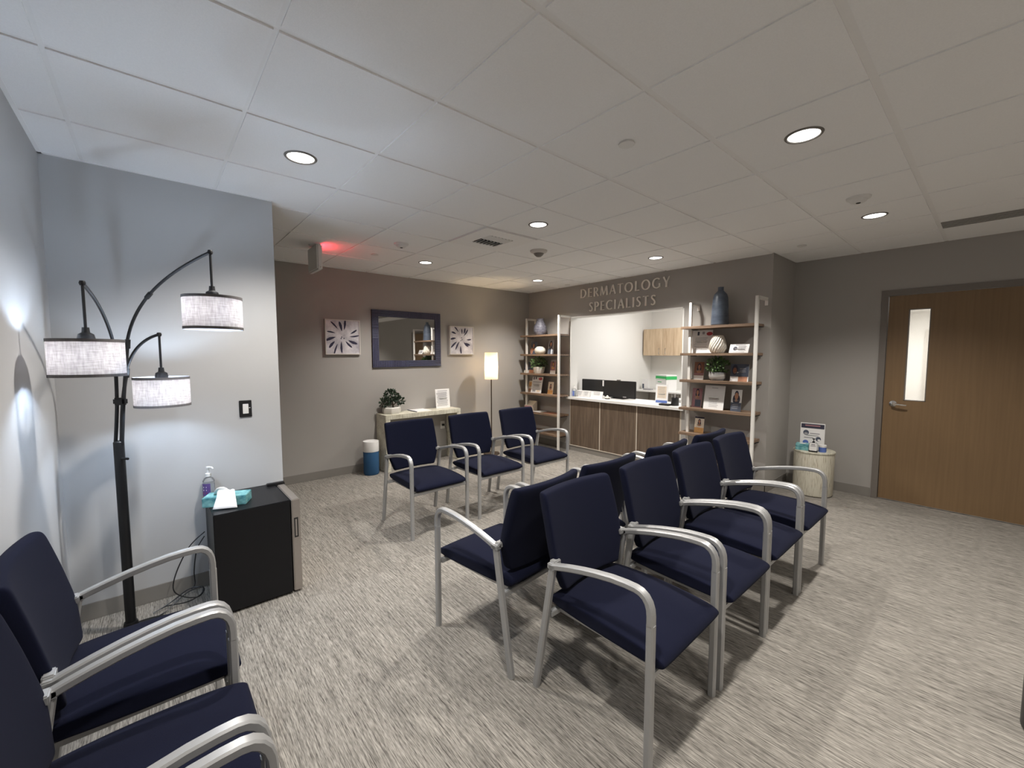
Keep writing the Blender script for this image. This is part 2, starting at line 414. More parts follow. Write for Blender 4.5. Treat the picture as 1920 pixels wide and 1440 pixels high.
# sign letters -----------------------------------------------------
TH, TN = .155, .075
def arc(cx, cy, rx, ry, a0, a1, n=16): return [(cx + rx * math.cos(math.radians(a0 + (a1 - a0) * i / n)), cy + ry * math.sin(math.radians(a0 + (a1 - a0) * i / n))) for i in range(n + 1)]
def wcos(pts, thin=TN, thick=TH):
    ws = []
    for i in range(len(pts)):
        a = pts[max(i - 1, 0)]; b = pts[min(i + 1, len(pts) - 1)]
        dx, dy = b[0] - a[0], b[1] - a[1]; q = abs(dy) / max(1e-6, math.hypot(dx, dy))
        ws.append(thin + (thick - thin) * q)
    return ws
def C(p): return (p, wcos(p))
def S_(a, b, w0, w1=None): return ([a, ((a[0] + b[0]) / 2, (a[1] + b[1]) / 2), b], [w0 * 1.12, w0 * .9 if w1 is None else (w0 + w1) / 2 * .92, (w1 or w0) * 1.12])
st = lambda x: S_((x, 0), (x, 1), TH)
SS = [(.45, .86), (.36, .945), (.25, .955), (.14, .90), (.10, .77), (.16, .65), (.27, .55), (.38, .44), (.43, .29), (.38, .13), (.26, .045), (.14, .055), (.05, .15)]
GL = {
 'D': (.82, [st(.1), C([(.1, .955), (.25, .96)] + arc(.28, .5, .44, .46, 88, -88) + [(.25, .04), (.1, .045)])]),
 'E': (.52, [st(.1), S_((.1, .955), (.5, .955), .085), S_((.1, .53), (.45, .53), .08), S_((.1, .045), (.52, .045), .09)]),
 'R': (.62, [st(.1), C([(.1, .955), (.22, .96)] + arc(.24, .73, .25, .23, 88, -88) + [(.12, .49)]), S_((.27, .5), (.60, .0), .15)]),
 'M': (.98, [S_((.07, 0), (.17, 1), .08), S_((.17, 1), (.47, .04), .16), S_((.47, .04), (.78, 1), .08), S_((.79, 1), (.89, 0), .16)]),
 'A': (.74, [S_((.03, 0), (.36, 1), .08), S_((.36, 1), (.70, 0), .16), S_((.16, .34), (.56, .34), .075)]),
 'T': (.62, [S_((.31, 0), (.31, 1), TH), S_((0, .955), (.62, .955), .085)]),
 'O': (.92, [C(arc(.45, .5, .40, .465, 0, 360, 32))]),
 'L': (.50, [st(.1), S_((.1, .045), (.5, .045), .09)]),
 'G': (.86, [C(arc(.46, .5, .40, .465, 48, 300, 26) + [(.74, .14)]), S_((.74, .08), (.74, .46), .14)]),
 'Y': (.66, [S_((.33, 0), (.33, .48), TH), S_((.33, .44), (.05, 1), .15), S_((.33, .44), (.62, 1), .08)]),
 'S': (.50, [C(SS)]),
 'P': (.56, [st(.1), C([(.1, .955), (.22, .96)] + arc(.24, .71, .26, .245, 88, -88) + [(.12, .46)])]),
 'C': (.76, [C(arc(.46, .5, .40, .465, 50, 310, 26))]),
 'I': (.22, [st(.11)]),
}
def glyph(bld, ch, x0, z0, hgt, sx, depth, m):
    for pts, ws in GL[ch][1]:
        n = len(pts); Lp = []; Rp = []
        closed = math.hypot(pts[0][0] - pts[-1][0], pts[0][1] - pts[-1][1]) < 1e-4
        for i in range(n):
            a = pts[(i - 1) % (n - 1)] if closed else pts[max(i - 1, 0)]; b = pts[(i + 1) % (n - 1)] if closed and i == n - 1 else pts[min(i + 1, n - 1)]
            dx, dy = b[0] - a[0], b[1] - a[1]; l = math.hypot(dx, dy) or 1
            nx, ny = -dy / l, dx / l; wd = ws[i] / 2
            Lp.append((pts[i][0] + nx * wd, pts[i][1] + ny * wd)); Rp.append((pts[i][0] - nx * wd, pts[i][1] - ny * wd))
        vs = []; fs = []
        for (lx, ly), (rx, ry) in zip(Lp, Rp):
            for yy in (0, -depth):
                vs.append((x0 + lx * hgt * sx, yy, z0 + ly * hgt)); vs.append((x0 + rx * hgt * sx, yy, z0 + ry * hgt))
        for i in range(n - 1):
            a, b = i * 4, i * 4 + 4
            fs += [(a + 2, a + 3, b + 3, b + 2), (a, b, b + 1, a + 1), (a, a + 2, b + 2, b), (a + 1, b + 1, b + 3, a + 3)]
        if not closed: fs += [(0, 1, 3, 2), ((n - 1) * 4, (n - 1) * 4 + 2, (n - 1) * 4 + 3, (n - 1) * 4 + 1)]
        bld.add(vs, fs, m)
sg = thing('wall_sign', 'raised metal lettering reading DERMATOLOGY SPECIALISTS above the reception opening', 'sign', (-3.54, YN, 2.21))
for text, xa, xb, z0, hg, gap in (('DERMATOLOGY', -4.275, -2.800, 2.425, .134, .24), ('SPECIALISTS', -4.105, -2.995, 2.209, .135, .23)):
    tot = sum(GL[c][0] for c in text) + gap * (len(text) - 1); sx = (xb - xa) / (tot * hg); x = xa
    for c in text:
        b_ = B(); glyph(b_, c, 0, 0, hg, sx, .016, 'sign_metal')
        b_.obj('letter', sg, smooth=False, loc=(x + 3.54, -.006, z0 - 2.21))
        x += (GL[c][0] + gap) * hg * sx

# back counter, cabinet, things in the reception room
bc = thing('back_counter', 'white work counter along the back wall of the reception room', 'counter', (-3.2, 7.4, 0))
o1 = (-3.2, 7.4, 0)
loc_span(o1, (-4.615, 7.12, .84), (-1.85, 7.745, .87), 'counter_white', 'countertop', bc, bev=.004)
loc_span(o1, (-3.42, 7.2, 0), (-1.85, 7.74, .838), 'greyp', 'base_unit', bc)
loc_span(o1, (-4.61, 7.70, 0), (-3.42, 7.74, .838), 'frame_grey', 'back_panel', bc)
uc = thing('wall_cabinet', 'pale oak two-door wall cabinet seen through the reception opening', 'cabinet', (-3.9, 7.55, 1.53))
o2 = (-3.9, 7.55, 1.53)
loc_span(o2, (-4.58, 7.42, 1.53), (-3.76, 7.745, 2.045), 'light_wood', 'body', uc)
for a, b, hx in ((-4.578, -4.172, -4.235), (-4.166, -3.762, -4.105)):
    dr = loc_span(o2, (a, 7.40, 1.532), (b, 7.42, 2.043), 'light_wood', 'door', uc)
    B().tube([L(o2, (hx, 7.40, 1.555)), L(o2, (hx, 7.375, 1.56)), L(o2, (hx, 7.375, 1.665)), L(o2, (hx, 7.40, 1.67))], .006, 'chrome', 8).obj('handle', dr)
bx = thing('supply_box', 'white carton with green band on the back counter', 'box', (-4.06, 7.36, .87), math.radians(-27))
B().box((0, 0, .15), (.34, .22, .30), 'paper', bev=.003).obj('carton', bx, smooth=False)
B().box((0, 0, .245), (.344, .224, .062), 'green').box((0, -.1125, .222), (.30, .003, .008), 'paper').obj('green_band', bx, smooth=False)
b_ = B()
for q in range(2):
    b_.box((-.04 + .05 * q, -.1115, .165 - .10 * q), (.12, .002, .012), 'green')
b_.obj('print', bx, smooth=False)
ph = thing('pamphlet_holder', 'white pamphlet holder standing left of the green-banded carton', 'holder', (-4.46, 7.32, .87))
B().span((-.07, -.03, 0), (.07, .03, .16), 'paper').span((-.065, -.034, .05), (.065, -.028, .20), 'paper').obj('pocket', ph, smooth=False)
B().span((-.055, -.037, .02), (-.02, -.033, .11), 'slate').obj('pamphlet', ph, smooth=False)
tag(B().box((0, 0, .012), (.16, .10, .024), 'greyp', bev=.004).obj('tray', loc=(-4.37, 7.25, .87)), 'flat dark tray lying beside the pamphlet holder', 'tray')
pr_ = thing('desk_printer', 'tan and white desk device with dark raised lid behind the pen cup', 'printer', (-2.98, 6.35, .87))
B().span((-.16, -.14, .0), (.16, .14, .16), 'tan_card', bev=.006).obj('body', pr_, smooth=False)
B().span((-.17, -.15, .16), (.17, .15, .21), 'white_plastic', bev=.008).obj('cover', pr_, smooth=False)
B().box((0, 0, 0), (.30, .02, .12), 'black_plastic', T=Matrix.Translation((0, .05, .27)) @ Matrix.Rotation(.5, 4, 'X'), bev=.005).obj('lid', pr_, smooth=False)
tag(B().span((-.45, -.35, .838), (.45, .35, .87), 'counter_white').span((-.42, -.3, 0), (-.38, .3, .838), 'frame_grey').span((.38, -.3, 0), (.42, .3, .838), 'frame_grey').obj('side_desk', smooth=False, loc=(-2.75, 6.35, 0)), 'white side desk inside the reception room behind the front counter', 'desk')

def monitor(x, y, z, w, hh, zb, rz, label):
    t = thing('monitor', label, 'monitor', (x, y, z), rz)
    B().box((0, 0, zb + hh / 2), (w, .035, hh), 'black_plastic', bev=.006).obj('screen_housing', t, smooth=False)
    B().span((-w / 2 + .012, .0178, zb + .012), (w / 2 - .012, .0195, zb + hh - .012), 'slate').obj('screen', t, smooth=False)
    B().span((-.03, .0, .0), (.03, .05, zb + hh * .5), 'black_plastic').box((0, .02, .006), (.24, .18, .012), 'black_plastic', bev=.003).obj('stand', t, smooth=False)
    return t
m1 = monitor(-4.335, YN + .40, .873, .455, .25, .02, math.radians(0), 'black monitor behind the white card boxes on the counter')
B().span((.200, -.0195, .17), (.2255, -.017, .262), 'paper').obj('sticker', m1, smooth=False)
m2 = monitor(-3.77, YN + .33, .873, .565, .262, .012, math.radians(0), 'large black monitor facing away in the middle of the counter')
B().box((-.02, 0, .282), (.06, .03, .016), 'grey_metal', bev=.003).obj('webcam', m2, smooth=False)
B().box((.10, -.019, .03), (.06, .002, .016), 'greyp').obj('badge', m2, smooth=False)

def pump_bottle(name, label, loc, s=1., labelmat='bluep', rz=0., r=.033):
    t = thing(name, label, 'bottle', loc, rz)
    hb = .135 * s
    B().lathe([(0, 0), (r * s, 0), (r * s * 1.02, .006), (r * s, hb * .82), (r * s * .75, hb * .95), (.013 * s, hb), (.013 * s, hb + .006), (0, hb + .006)], 'clear', 24).obj('bottle_body', t)
    B().lathe([(0, .004), (r * s * .93, .004), (r * s * .93, hb * .7), (0, hb * .7)], 'liquid', 20).obj('gel', t)
    b = B(); n = 8; vs = []; fs = []
    for i in range(n + 1):
        a = math.radians(-120 + 95 * i / n)
        for zz in (hb * .12, hb * .72): vs.append(((r * s + .0012) * math.cos(a), (r * s + .0012) * math.sin(a), zz))
    for i in range(n): fs.append((2 * i, 2 * i + 2, 2 * i + 3, 2 * i + 1))
    b.add(vs, fs, labelmat)
    for q in range(3):
        vs = []
        for a in (-95, -60):
            for zz in (hb * (.24 + .14 * q), hb * (.30 + .14 * q)): vs.append(((r * s + .002) * math.cos(math.radians(a)), (r * s + .002) * math.sin(math.radians(a)), zz))
        b.add(vs, [(0, 2, 3, 1)], 'red' if q == 0 else 'paper')
    b.obj('label_wrap', t)
    z = hb + .004
    B().lathe([(0, z), (.017 * s, z), (.017 * s, z + .018 * s), (.008 * s, z + .024 * s), (.006 * s, z + .05 * s), (.011 * s, z + .052 * s), (.011 * s, z + .064 * s), (0, z + .066 * s)], 'white_plastic', 16).tube([(0, 0, z + .06 * s), (.03 * s, 0, z + .061 * s), (.043 * s, 0, z + .052 * s)], [.007 * s, .006 * s, .004 * s], 'white_plastic', 8).obj('pump', t)
    return t
pump_bottle('sanitizer_bottle', 'clear pump bottle of sanitizer at the left end of the reception counter', (-4.45, YN + .06, .873), .95, 'bluep', -.5)
for i, (x, rz, lb) in enumerate(((-4.375, .06, 'left white box of printed cards beside the sanitizer on the counter'), (-4.255, .05, 'white box of printed cards next to the tent sign on the counter'))):
    t = thing('card_box', lb, 'box', (x, YN + .14 + .01 * i, .873), rz, 'card boxes on the reception counter')
    B().box((0, 0, .05), (.118, .05, .10), 'paper', bev=.002).obj('box_body', t, smooth=False)
    b = B()
    for q in range(4): b.box((-.004 * q, -.0262, .085 - .018 * q), (.085 - .012 * q, .001, .005), 'inkline')
    b.obj('print', t, smooth=False)

def leaning_card(name, label, cat, loc, w, hgt, tilt, mat_, prints, rz=0., thick=.003, foot=True, group=None, holder=True):
    """upright card or leaflet; prints = list of (kind, x, z, w, h, material) on its front face, fractions of w/h"""
    t = thing(name, label, cat, loc, rz, group)
    R_ = Matrix.Rotation(-tilt, 4, 'X')
    B().span((-w / 2, 0, 0), (w / 2, thick, hgt), mat_, T=R_).obj('sheet', t, smooth=False)
    b = B(); lay = 0
    for kd, x, z, ww, hh, mm in prints:
        lay += 1; e = -.0004 - .00012 * lay
        if kd == 'r':
            b.add([(-w / 2 + (x - ww / 2) * w, e, (z - hh / 2) * hgt), (-w / 2 + (x + ww / 2) * w, e, (z - hh / 2) * hgt), (-w / 2 + (x + ww / 2) * w, e, (z + hh / 2) * hgt), (-w / 2 + (x - ww / 2) * w, e, (z + hh / 2) * hgt)], [(0, 1, 2, 3)], mm, R_)
        else:
            n = 18
            b.add([(-w / 2 + (x + ww / 2 * math.cos(2 * PI * i / n)) * w, e, (z + hh / 2 * math.sin(2 * PI * i / n)) * hgt) for i in range(n)], [list(range(n))], mm, R_)
    if prints: b.obj('print', t, smooth=False)
    if foot:
        dz = hgt * .55
        B().add([(-w * .25, thick, dz * math.cos(tilt)), (w * .25, thick, dz * math.cos(tilt)), (w * .25, thick + dz * math.sin(tilt) + .045, 0), (-w * .25, thick + dz * math.sin(tilt) + .045, 0),
                 (-w * .25, thick + .002, dz * math.cos(tilt)), (w * .25, thick + .002, dz * math.cos(tilt)), (w * .25, thick + dz * math.sin(tilt) + .047, 0), (-w * .25, thick + dz * math.sin(tilt) + .047, 0)],
                [(0, 1, 2, 3), (4, 7, 6, 5), (0, 4, 5, 1), (1, 5, 6, 2), (2, 6, 7, 3), (3, 7, 4, 0)], 'acrylic' if holder else mat_).obj('easel_back', t, smooth=False)
    return t
def lines(n, z0, z1, x=.5, w=.8, h=.02, m='inkline', jit=.2):
    return [('r', x - (w * jit * random.random()) / 2, z0 + (z1 - z0) * i / max(1, n - 1), w * (1 - jit * random.random()), h, m) for i in range(n)]

leaning_card('tent_sign', 'small white tent sign with printed lines in front of the monitors', 'sign', (-4.065, YN + .13, .873), .225, .105, .25, 'paper', lines(2, .62, .82, .52, .55, .07), rz=.03)
tk = thing('desk_trinket', 'small white domed trinket on dark base in front of the large monitor', 'ornament', (-3.86, YN + .14, .873))
B().lathe([(0, 0), (.036, 0), (.036, .012), (0, .012)], 'black_plastic', 20).obj('base', tk)
B().lathe([(0, .012), (.030, .012), (.027, .03), (.014, .045), (.008, .056), (0, .058)], 'ceramic', 18).obj('dome', tk)
leaning_card('counter_sign', 'upright white notice with blue band near the right end of the counter', 'sign', (-2.985, YN + .17, .873), .175, .265, .10, 'paper', [('r', .5, .12, .92, .13, 'bluep'), ('r', .5, .60, .72, .62, 'cream')] + lines(9, .34, .86, .5, .6, .014), rz=.12)
pc = thing('pen_cup', 'black pen cup with pens at the right end of the reception counter', 'cup', (-2.765, YN + .13, .873))
B().lathe([(0, 0), (.05, 0), (.05, .105), (.046, .105), (.046, .01), (0, .01)], 'black_plastic', 24).obj('cup_body', pc)
for i in range(6):
    a = i * 1.05; 
    B().tube([(.028 * math.cos(a), .028 * math.sin(a), .02), (.042 * math.cos(a), .042 * math.sin(a), .135 + .006 * i)], .004, ['chrome', 'black_plastic', 'greyp'][i % 3], 6).obj('pen', pc)
tag(B().box((0, 0, .012), (.14, .09, .024), 'black_plastic', bev=.004).obj('stapler_tray', loc=(-2.86, YN + .05, .873)), 'low black tray beside the pen cup on the counter', 'tray')

# ------------------------------------------------------------------ chairs
def chair_parts(t):
    PR = rrect(.028, .030, .006)
    y0 = .277
    for s in (-1, 1):
        y = s * y0
        B().tube([(.285, y, 0), (.285, y, .30), (.285, y, .585)], 0, 'silver', prof=rrect(.030, .029), up=(0, 1, 0)).obj('leg', t, angle=30)
        B().tube([(-.292, y, 0), (-.24, y, .31), (-.190, y, .612)], 0, 'silver', prof=rrect(.033, .027), up=(0, 1, 0)).obj('leg', t, angle=30)
        path = [(.285, .585), (.285, .615), (.2825, .640), (.275, .662), (.262, .679), (.244, .690), (.222, .694), (.18, .6935), (.12, .689), (.05, .678), (-.02, .664), (-.09, .647), (-.15, .630), (-.20, .614)]
        a = B().tube([(x, y, z) for x, z in path], 0, 'silver', prof=rrect(.026, .032, .005), up=(0, 1, 0))
        a.span((-.212, y - .016 - (.014 if s > 0 else -.014) * 0, .606), (-.166, y + .016, .632), 'silver', bev=.004)
        a.span((-.212, min(y, y - s * .045), .612), (-.180, max(y, y - s * .045), .640), 'silver', bev=.004)
        a.obj('armrest', t, angle=30)
    B().span((.262, -.264, .368), (.290, .264, .394), 'silver', bev=.003).obj('front_rail', t, smooth=False)
    B().span((-.232, -.264, .366), (-.206, .264, .392), 'silver', bev=.003).span((-.21, -.21, .374), (.27, -.185, .392), 'silver').span((-.21, .185, .374), (.27, .21, .392), 'silver').obj('rear_rail', t, smooth=False)
    # seat: one cushion with a rolled front edge
    prof = [(-.245, .402), (-.08, .395), (.10, .395), (.25, .393), (.306, .398), (.327, .416), (.316, .442), (.25, .466), (.11, .482), (-.06, .485), (-.18, .474), (-.243, .455), (-.256, .43)]
    cx, cz = .03, .435
    vs = []; fs = []; n = len(prof)
    secs = [(-1, .66), (-.98, .86), (-.91, .96), (-.6, 1), (-.2, 1), (.2, 1), (.6, 1), (.91, .96), (.98, .86), (1, .66)]
    for tt, k_ in secs:
        hw = .246
        for (x, z) in prof:
            w_ = hw * (1 - .05 * max(0, (-x + .05)) / .3)
            dome = (1 - .35 * abs(tt) ** 3) if z > cz else 1.
            zz = cz + (z - cz) * dome * k_
            xx = cx + (x - cx) * (.985 + .015 * (k_ - .66) / .34)
            vs.append((xx, tt * w_, zz))
    for i in range(len(secs) - 1):
        for j_ in range(n): fs.append((i * n + j_, (i + 1) * n + j_, (i + 1) * n + (j_ + 1) % n, i * n + (j_ + 1) % n))
    fs.append(list(range(n))[::-1]); fs.append([(len(secs) - 1) * n + j_ for j_ in range(n)])
    B().add(vs, fs, 'fabric').obj('seat', t, subsurf=2)
    # backrest: curved pad, widest at arm height
    lv = [(.480, .200, .000), (.486, .209, -.004), (.51, .218, -.160), (.57, .240, -.172), (.632, .259, -.186), (.70, .2585, -.203), (.78, .257, -.222), (.865, .254, -.246), (.907, .252, -.258), (.919, .246, -.261)]
    th = .054; sag = .036; m_ = 11; vs = []; fs = []
    for i, (z, w_, xs) in enumerate(lv):
        if i == 0: xs = -.166
        if i == 1: xs = -.154
        q = 1.
        if i == 0 or i == len(lv) - 1: q = .62
        x_c = lambda yy: xs - sag * (1 - (yy / .247) ** 2)
        ring = []
        ys = [-w_, -w_ + .013] + [(-w_ + .05) + 2 * (w_ - .05) * a / 6 for a in range(7)] + [w_ - .013, w_]
        for yy in ys: ring.append((x_c(yy) - th / 2 + th / 2 * q - (.006 if abs(abs(yy) - w_) < 1e-6 else 0), yy, z))
        for yy in ys[::-1]: ring.append((x_c(yy) - th / 2 - th / 2 * q + (.006 if abs(abs(yy) - w_) < 1e-6 else 0), yy, z))
        vs += ring
    n = 2 * m_
    for i in range(len(lv) - 1):
        for j_ in range(n): fs.append((i * n + j_, i * n + (j_ + 1) % n, (i + 1) * n + (j_ + 1) % n, (i + 1) * n + j_))
    for base_i in (0, (len(lv) - 1) * n):
        for a in range(m_ - 1): fs.append((base_i + a, base_i + a + 1, base_i + n - 2 - a, base_i + n - 1 - a))
    B().add(vs, fs, 'fabric').obj('backrest', t, subsurf=2)
chairs = [
 ((-3.405, 1.870), 0, 'navy chair with silver arms in front of the console table, nearest the blue purifier', 'chairs facing the aisle by the console table'),
 ((-3.405, 2.566), 0, 'navy chair with silver arms in front of the slim lit floor lamp, middle of three', 'chairs facing the aisle by the console table'),
 ((-3.405, 3.248), 0, 'navy chair with silver arms in front of the left ladder shelf, nearest the reception counter', 'chairs facing the aisle by the console table'),
 ((-1.050, 1.585), .02, 'large foreground navy chair facing right at the near end of the back-to-back block', 'right-facing chairs of the back-to-back block'),
 ((-1.050, 2.210), 0, 'second right-facing navy chair from the near end of the back-to-back block', 'right-facing chairs of the back-to-back block'),
 ((-1.055, 2.810), 0, 'third right-facing navy chair from the near end of the back-to-back block', 'right-facing chairs of the back-to-back block'),
 ((-1.055, 3.412), 0, 'right-facing navy chair at the far end of the block, nearest the round drum table', 'right-facing chairs of the back-to-back block'),
 ((-1.765, 1.490), PI + .10, 'navy chair seen from behind at the near end of the left-facing row, whole arm visible', 'left-facing chairs of the back-to-back block'),
 ((-1.795, 2.100), PI, 'second left-facing navy chair seen from behind, mostly hidden by the right-facing row', 'left-facing chairs of the back-to-back block'),
 ((-1.795, 2.790), PI, 'third left-facing navy chair, its back top and lit arm showing before the counter', 'left-facing chairs of the back-to-back block'),
 ((-1.795, 3.470), PI, 'left-facing navy chair at the far end, only its back top showing', 'left-facing chairs of the back-to-back block'),
 ((-1.995, -.088), PI / 2, 'navy chair standing in front of the black arched floor lamp against the left wall', 'chairs along the left wall'),
 ((-1.385, -.088), PI / 2, 'navy chair in the bottom left corner, middle of the three along the left wall', 'chairs along the left wall'),
 ((-.765, -.088), PI / 2, 'navy chair cut off by the bottom edge, its arm and seat corner just showing', 'chairs along the left wall'),
]
proto = thing('waiting_chair', '', 'chair')
chair_parts(proto)
for i, ((x, y), rz, lb, gp) in enumerate(chairs):
    c = proto if i == 0 else copy_tree(proto)
    c.location = (x, y, 0); c.rotation_euler = (0, 0, rz); c['label'] = lb; c['group'] = gp
    c.scale = (.90, 1, 1) if gp == 'chairs along the left wall' else (1, 1, 1)

# ------------------------------------------------------------------ arched floor lamp
lp = thing('arched_floor_lamp', 'black three-armed floor lamp with linen drum shades in the left corner', 'floor lamp', (-3.138, -.155, 0))
o3 = (-3.138, -.155, 0)
B().lathe([(0, 0), (.170, 0), (.174, .006), (.170, .020), (.10, .024), (0, .025)], 'black_metal', 44, c=(.145, .065)).lathe([(0, .02), (.034, .02), (.030, .045), (0, .045)], 'black_metal', 20).obj('base', lp)
B().lathe([(0, .04), (.0235, .04), (.0235, 1.075), (.018, 1.082), (0, 1.082)], 'black_metal', 20).obj('pole', lp)
B().tube([(.02, .01, .985), (.05, .035, .985)], .007, 'black_metal', 8).obj('switch_knob', lp)
B().box((0, 0, 0), (.064, .034, .040), 'black_metal', T=Matrix.Translation((.006, .018, 1.30)) @ Matrix.Rotation(.858, 4, 'Z'), bev=.008).obj('collar', lp, smooth=False)
# the right, left and middle arms: rod up, curve out, short drop rod, shade
specs = [((-2.586, .249), 1.762, 2.064, (-3.127, -.094), [(1.08,), (1.50,)], .150),
         ((-2.632, -.211), 1.541, 1.868, (-3.172, -.148), [(1.08,), (1.50,)], .150),
         ((-3.062, .042), 1.349, 1.668, (-3.131, -.106), [(1.08,), (1.40,)], .150)]
shadeR, shadeH = .125, .165
for n_, ((sx_, sy_), zc, ztip, (ex, ey), _, _2) in enumerate(specs):
    tip = Vector(L(o3, (sx_, sy_, ztip)))
    r0 = Vector(((.012, .014, 0), (-.012, -.014, 0), (-.006, .010, 0))[n_])
    ze = (1.62, 1.60, 1.46)[n_]
    e0 = Vector((r0.x, r0.y, 1.06)); e1 = Vector(L(o3, (ex, ey, ze)))
    dirh = Vector((tip.x - e1.x, tip.y - e1.y, 0))
    ctrl = e1 + dirh * (.24, .62, .30)[n_] + Vector((0, 0, (ztip - ze) * (1.0, .72, 1.0)[n_]))
    if n_ == 0: pts = bez(e1, e1 + dirh * .14 + Vector((0, 0, .30)), tip, 20)
    elif n_ == 1: pts = bez(e1, e1 + dirh * .30 + Vector((0, 0, .20)), tip, 18)
    else: pts = bez(e1, e1 + dirh * .25 + Vector((0, 0, .17)), tip, 16)
    mid = Vector((r0.x + .006, r0.y + .018, 1.30))
    a = B().tube(smooth_path([e0, mid, e1 - Vector((0, 0, .02))], 5), .0085, 'black_metal', 10)
    a.tube([e1 - Vector((0, 0, .03)), e1 + (pts[1] - e1).normalized() * .02], .0125, 'black_metal', 10)
    a.tube(pts, .0075, 'black_metal', 10)
    if n_ == 0: a.tube([pts[9], pts[10]], .0115, 'black_metal', 10)
    a.lathe([(0, -.012), (.009, -.010), (.012, 0), (.009, .010), (0, .012)], 'black_metal', 12, Matrix.Translation(tip))
    a.obj('arm', lp)
    ztop = zc + shadeH / 2
    hang = Vector(L(o3, (sx_, sy_, ztop)))
    B().tube([tip, hang + Vector((0, 0, .045))], .0055, 'black_metal', 8).obj('drop_rod', lp)
    so = B().lathe([(0, ztop + .052), (.012, ztop + .052), (.014, ztop + .03), (.026, ztop + .022), (.030, ztop + .004), (.027, ztop - .02), (.022, ztop - .035), (0, ztop - .035)], 'black_metal', 20, Matrix.Translation((hang.x, hang.y, 0)))
    for a_ in (0, 2.094, 4.189):
        so.tube([(hang.x, hang.y, ztop - .012), (hang.x + shadeR * math.cos(a_), hang.y + shadeR * math.sin(a_), ztop - .012)], .002, 'black_metal', 6)
    so.obj('socket', lp)
    sh = B(); z0, z1 = zc - shadeH / 2 + .012, zc + shadeH / 2 - .012
    Tm = Matrix.Translation((0, 0, 0))
    sh.lathe([(shadeR, z0 - zc), (shadeR, z1 - zc)], 'shade', 56, caps=False)
    so_ = sh.obj('lamp_shade', lp, loc=(hang.x, hang.y, zc))
    for za, zb in ((-shadeH / 2, -shadeH / 2 + .013), (shadeH / 2 - .013, shadeH / 2)):
        B().lathe([(shadeR - .001, za), (shadeR + .0015, za), (shadeR + .0015, zb), (shadeR - .001, zb), (shadeR - .001, za)], 'shade_trim', 56, caps=False).obj('trim_band', so_)
    B().lathe([(0, -.022), (.011, -.018), (.018, -.005), (.017, .006), (.010, .018), (.009, .045), (0, .045)], 'bulb', 20).obj('bulb', so_, loc=(0, 0, 0))

# ------------------------------------------------------------------ fridge-style cabinet by the lamp wall
cb = thing('mini_fridge', 'black mini fridge with stainless door against the lamp wall', 'fridge', (-3.155, .43, 0))
B().span((-.235, -.200, .012), (.235, .205, .622), 'black_lam', bev=.004).obj('body', cb, smooth=False)
dr = B().span((-.235, .212, .012), (.235, .262, .622), 'steel', bev=.005).obj('door', cb, smooth=False)
B().span((.2335, .224, .37), (.2375, .248, .50), 'dark').span((.234, .231, .38), (.2385, .240, .49), 'steel').obj('handle_recess', dr, smooth=False)
B().span((-.20, .15, .622), (-.165, .262, .640), 'black_plastic', bev=.004).span((-.20, .205, .600), (-.165, .262, .630), 'black_plastic').obj('hinge_cover', cb, smooth=False)
for x, y in ((-.2, -.18), (.2, -.18), (-.2, .18), (.2, .18)): B().lathe([(0, 0), (.016, 0), (.016, .013), (0, .013)], 'black_plastic', 12, c=(x, y)).obj('foot', cb)
pump_bottle('sanitizer_bottle', 'clear sanitizer pump bottle with purple label on the black fridge', (-3.335, .250, .622), 1.0, 'purple', .6)
tb = thing('tissue_box', 'teal tissue box with tissue pulled out on the black fridge', 'tissue box', (-3.118, .325, .622), math.radians(-24))
B().box((0, 0, .03), (.118, .235, .06), 'teal', bev=.003).obj('carton', tb, smooth=False)
ts = B(); nx, ny = 9, 9; vs = []; fs = []
for i in range(nx):
    for k_ in range(ny):
        u, v = i / (nx - 1), k_ / (ny - 1)
        x = .0 + (u) * .125; y = .005 + (v - .5) * (.055 + .075 * u) + .02 * u
        z = .064 + .040 * math.sin(min(1, u * 1.35) * PI * .93) * (1 - .3 * abs(v - .5)) + .004 * math.sin(v * 14 + u * 3)
        if u > .62: z = min(z, .070 - (u - .62) * .11)
        if x > .058: z = max(.008, z - (x - .058) * .35)
        vs.append((x, y, z))
for i in range(nx - 1):
    for k_ in range(ny - 1): fs.append((i * ny + k_, (i + 1) * ny + k_, (i + 1) * ny + k_ + 1, i * ny + k_ + 1))
ts.add(vs, fs, 'tissue')
vs = []; fs = []
for i in range(7):
    for k_ in range(7):
        u, v = i / 6, k_ / 6
        vs.append((-.01 + .02 * math.sin(v * 5) * u + .012 * u, -.075 + v * .085, .058 + u * .055 * math.sin(PI * v) ** .8 + .002 * math.sin(9 * v)))
for i in range(6):
    for k_ in range(6): fs.append((i * 7 + k_, (i + 1) * 7 + k_, (i + 1) * 7 + k_ + 1, i * 7 + k_ + 1))
ts.add(vs, fs, 'tissue')
to = ts.obj('tissue', tb)
sm = to.modifiers.new('t', 'SOLIDIFY'); sm.thickness = .0012
# cord behind the fridge
cp = [(-3.33, .215, .40), (-3.31, .13, .33), (-3.28, .06, .20), (-3.26, .04, .10), (-3.24, .09, .045), (-3.22, .16, .03), (-3.25, .19, .06), (-3.27, .12, .075), (-3.25, .02, .03), (-3.22, -.06, .012), (-3.24, .0, .02), (-3.21, .10, .022), (-3.20, .17, .05), (-3.24, .18, .08), (-3.25, .10, .06), (-3.20, .0, .010), (-3.14, -.08, .008), (-3.10, -.13, .01)]
B().tube(smooth_path(cp), .0035, 'black_plastic', 7).tube(smooth_path([(-3.36, .214, .36), (-3.36, .17, .28), (-3.35, .15, .15), (-3.33, .15, .07), (-3.27, .13, .07)]), .0032, 'black_plastic', 7).obj('power_cord', cb, loc=(3.155, -.43, 0))
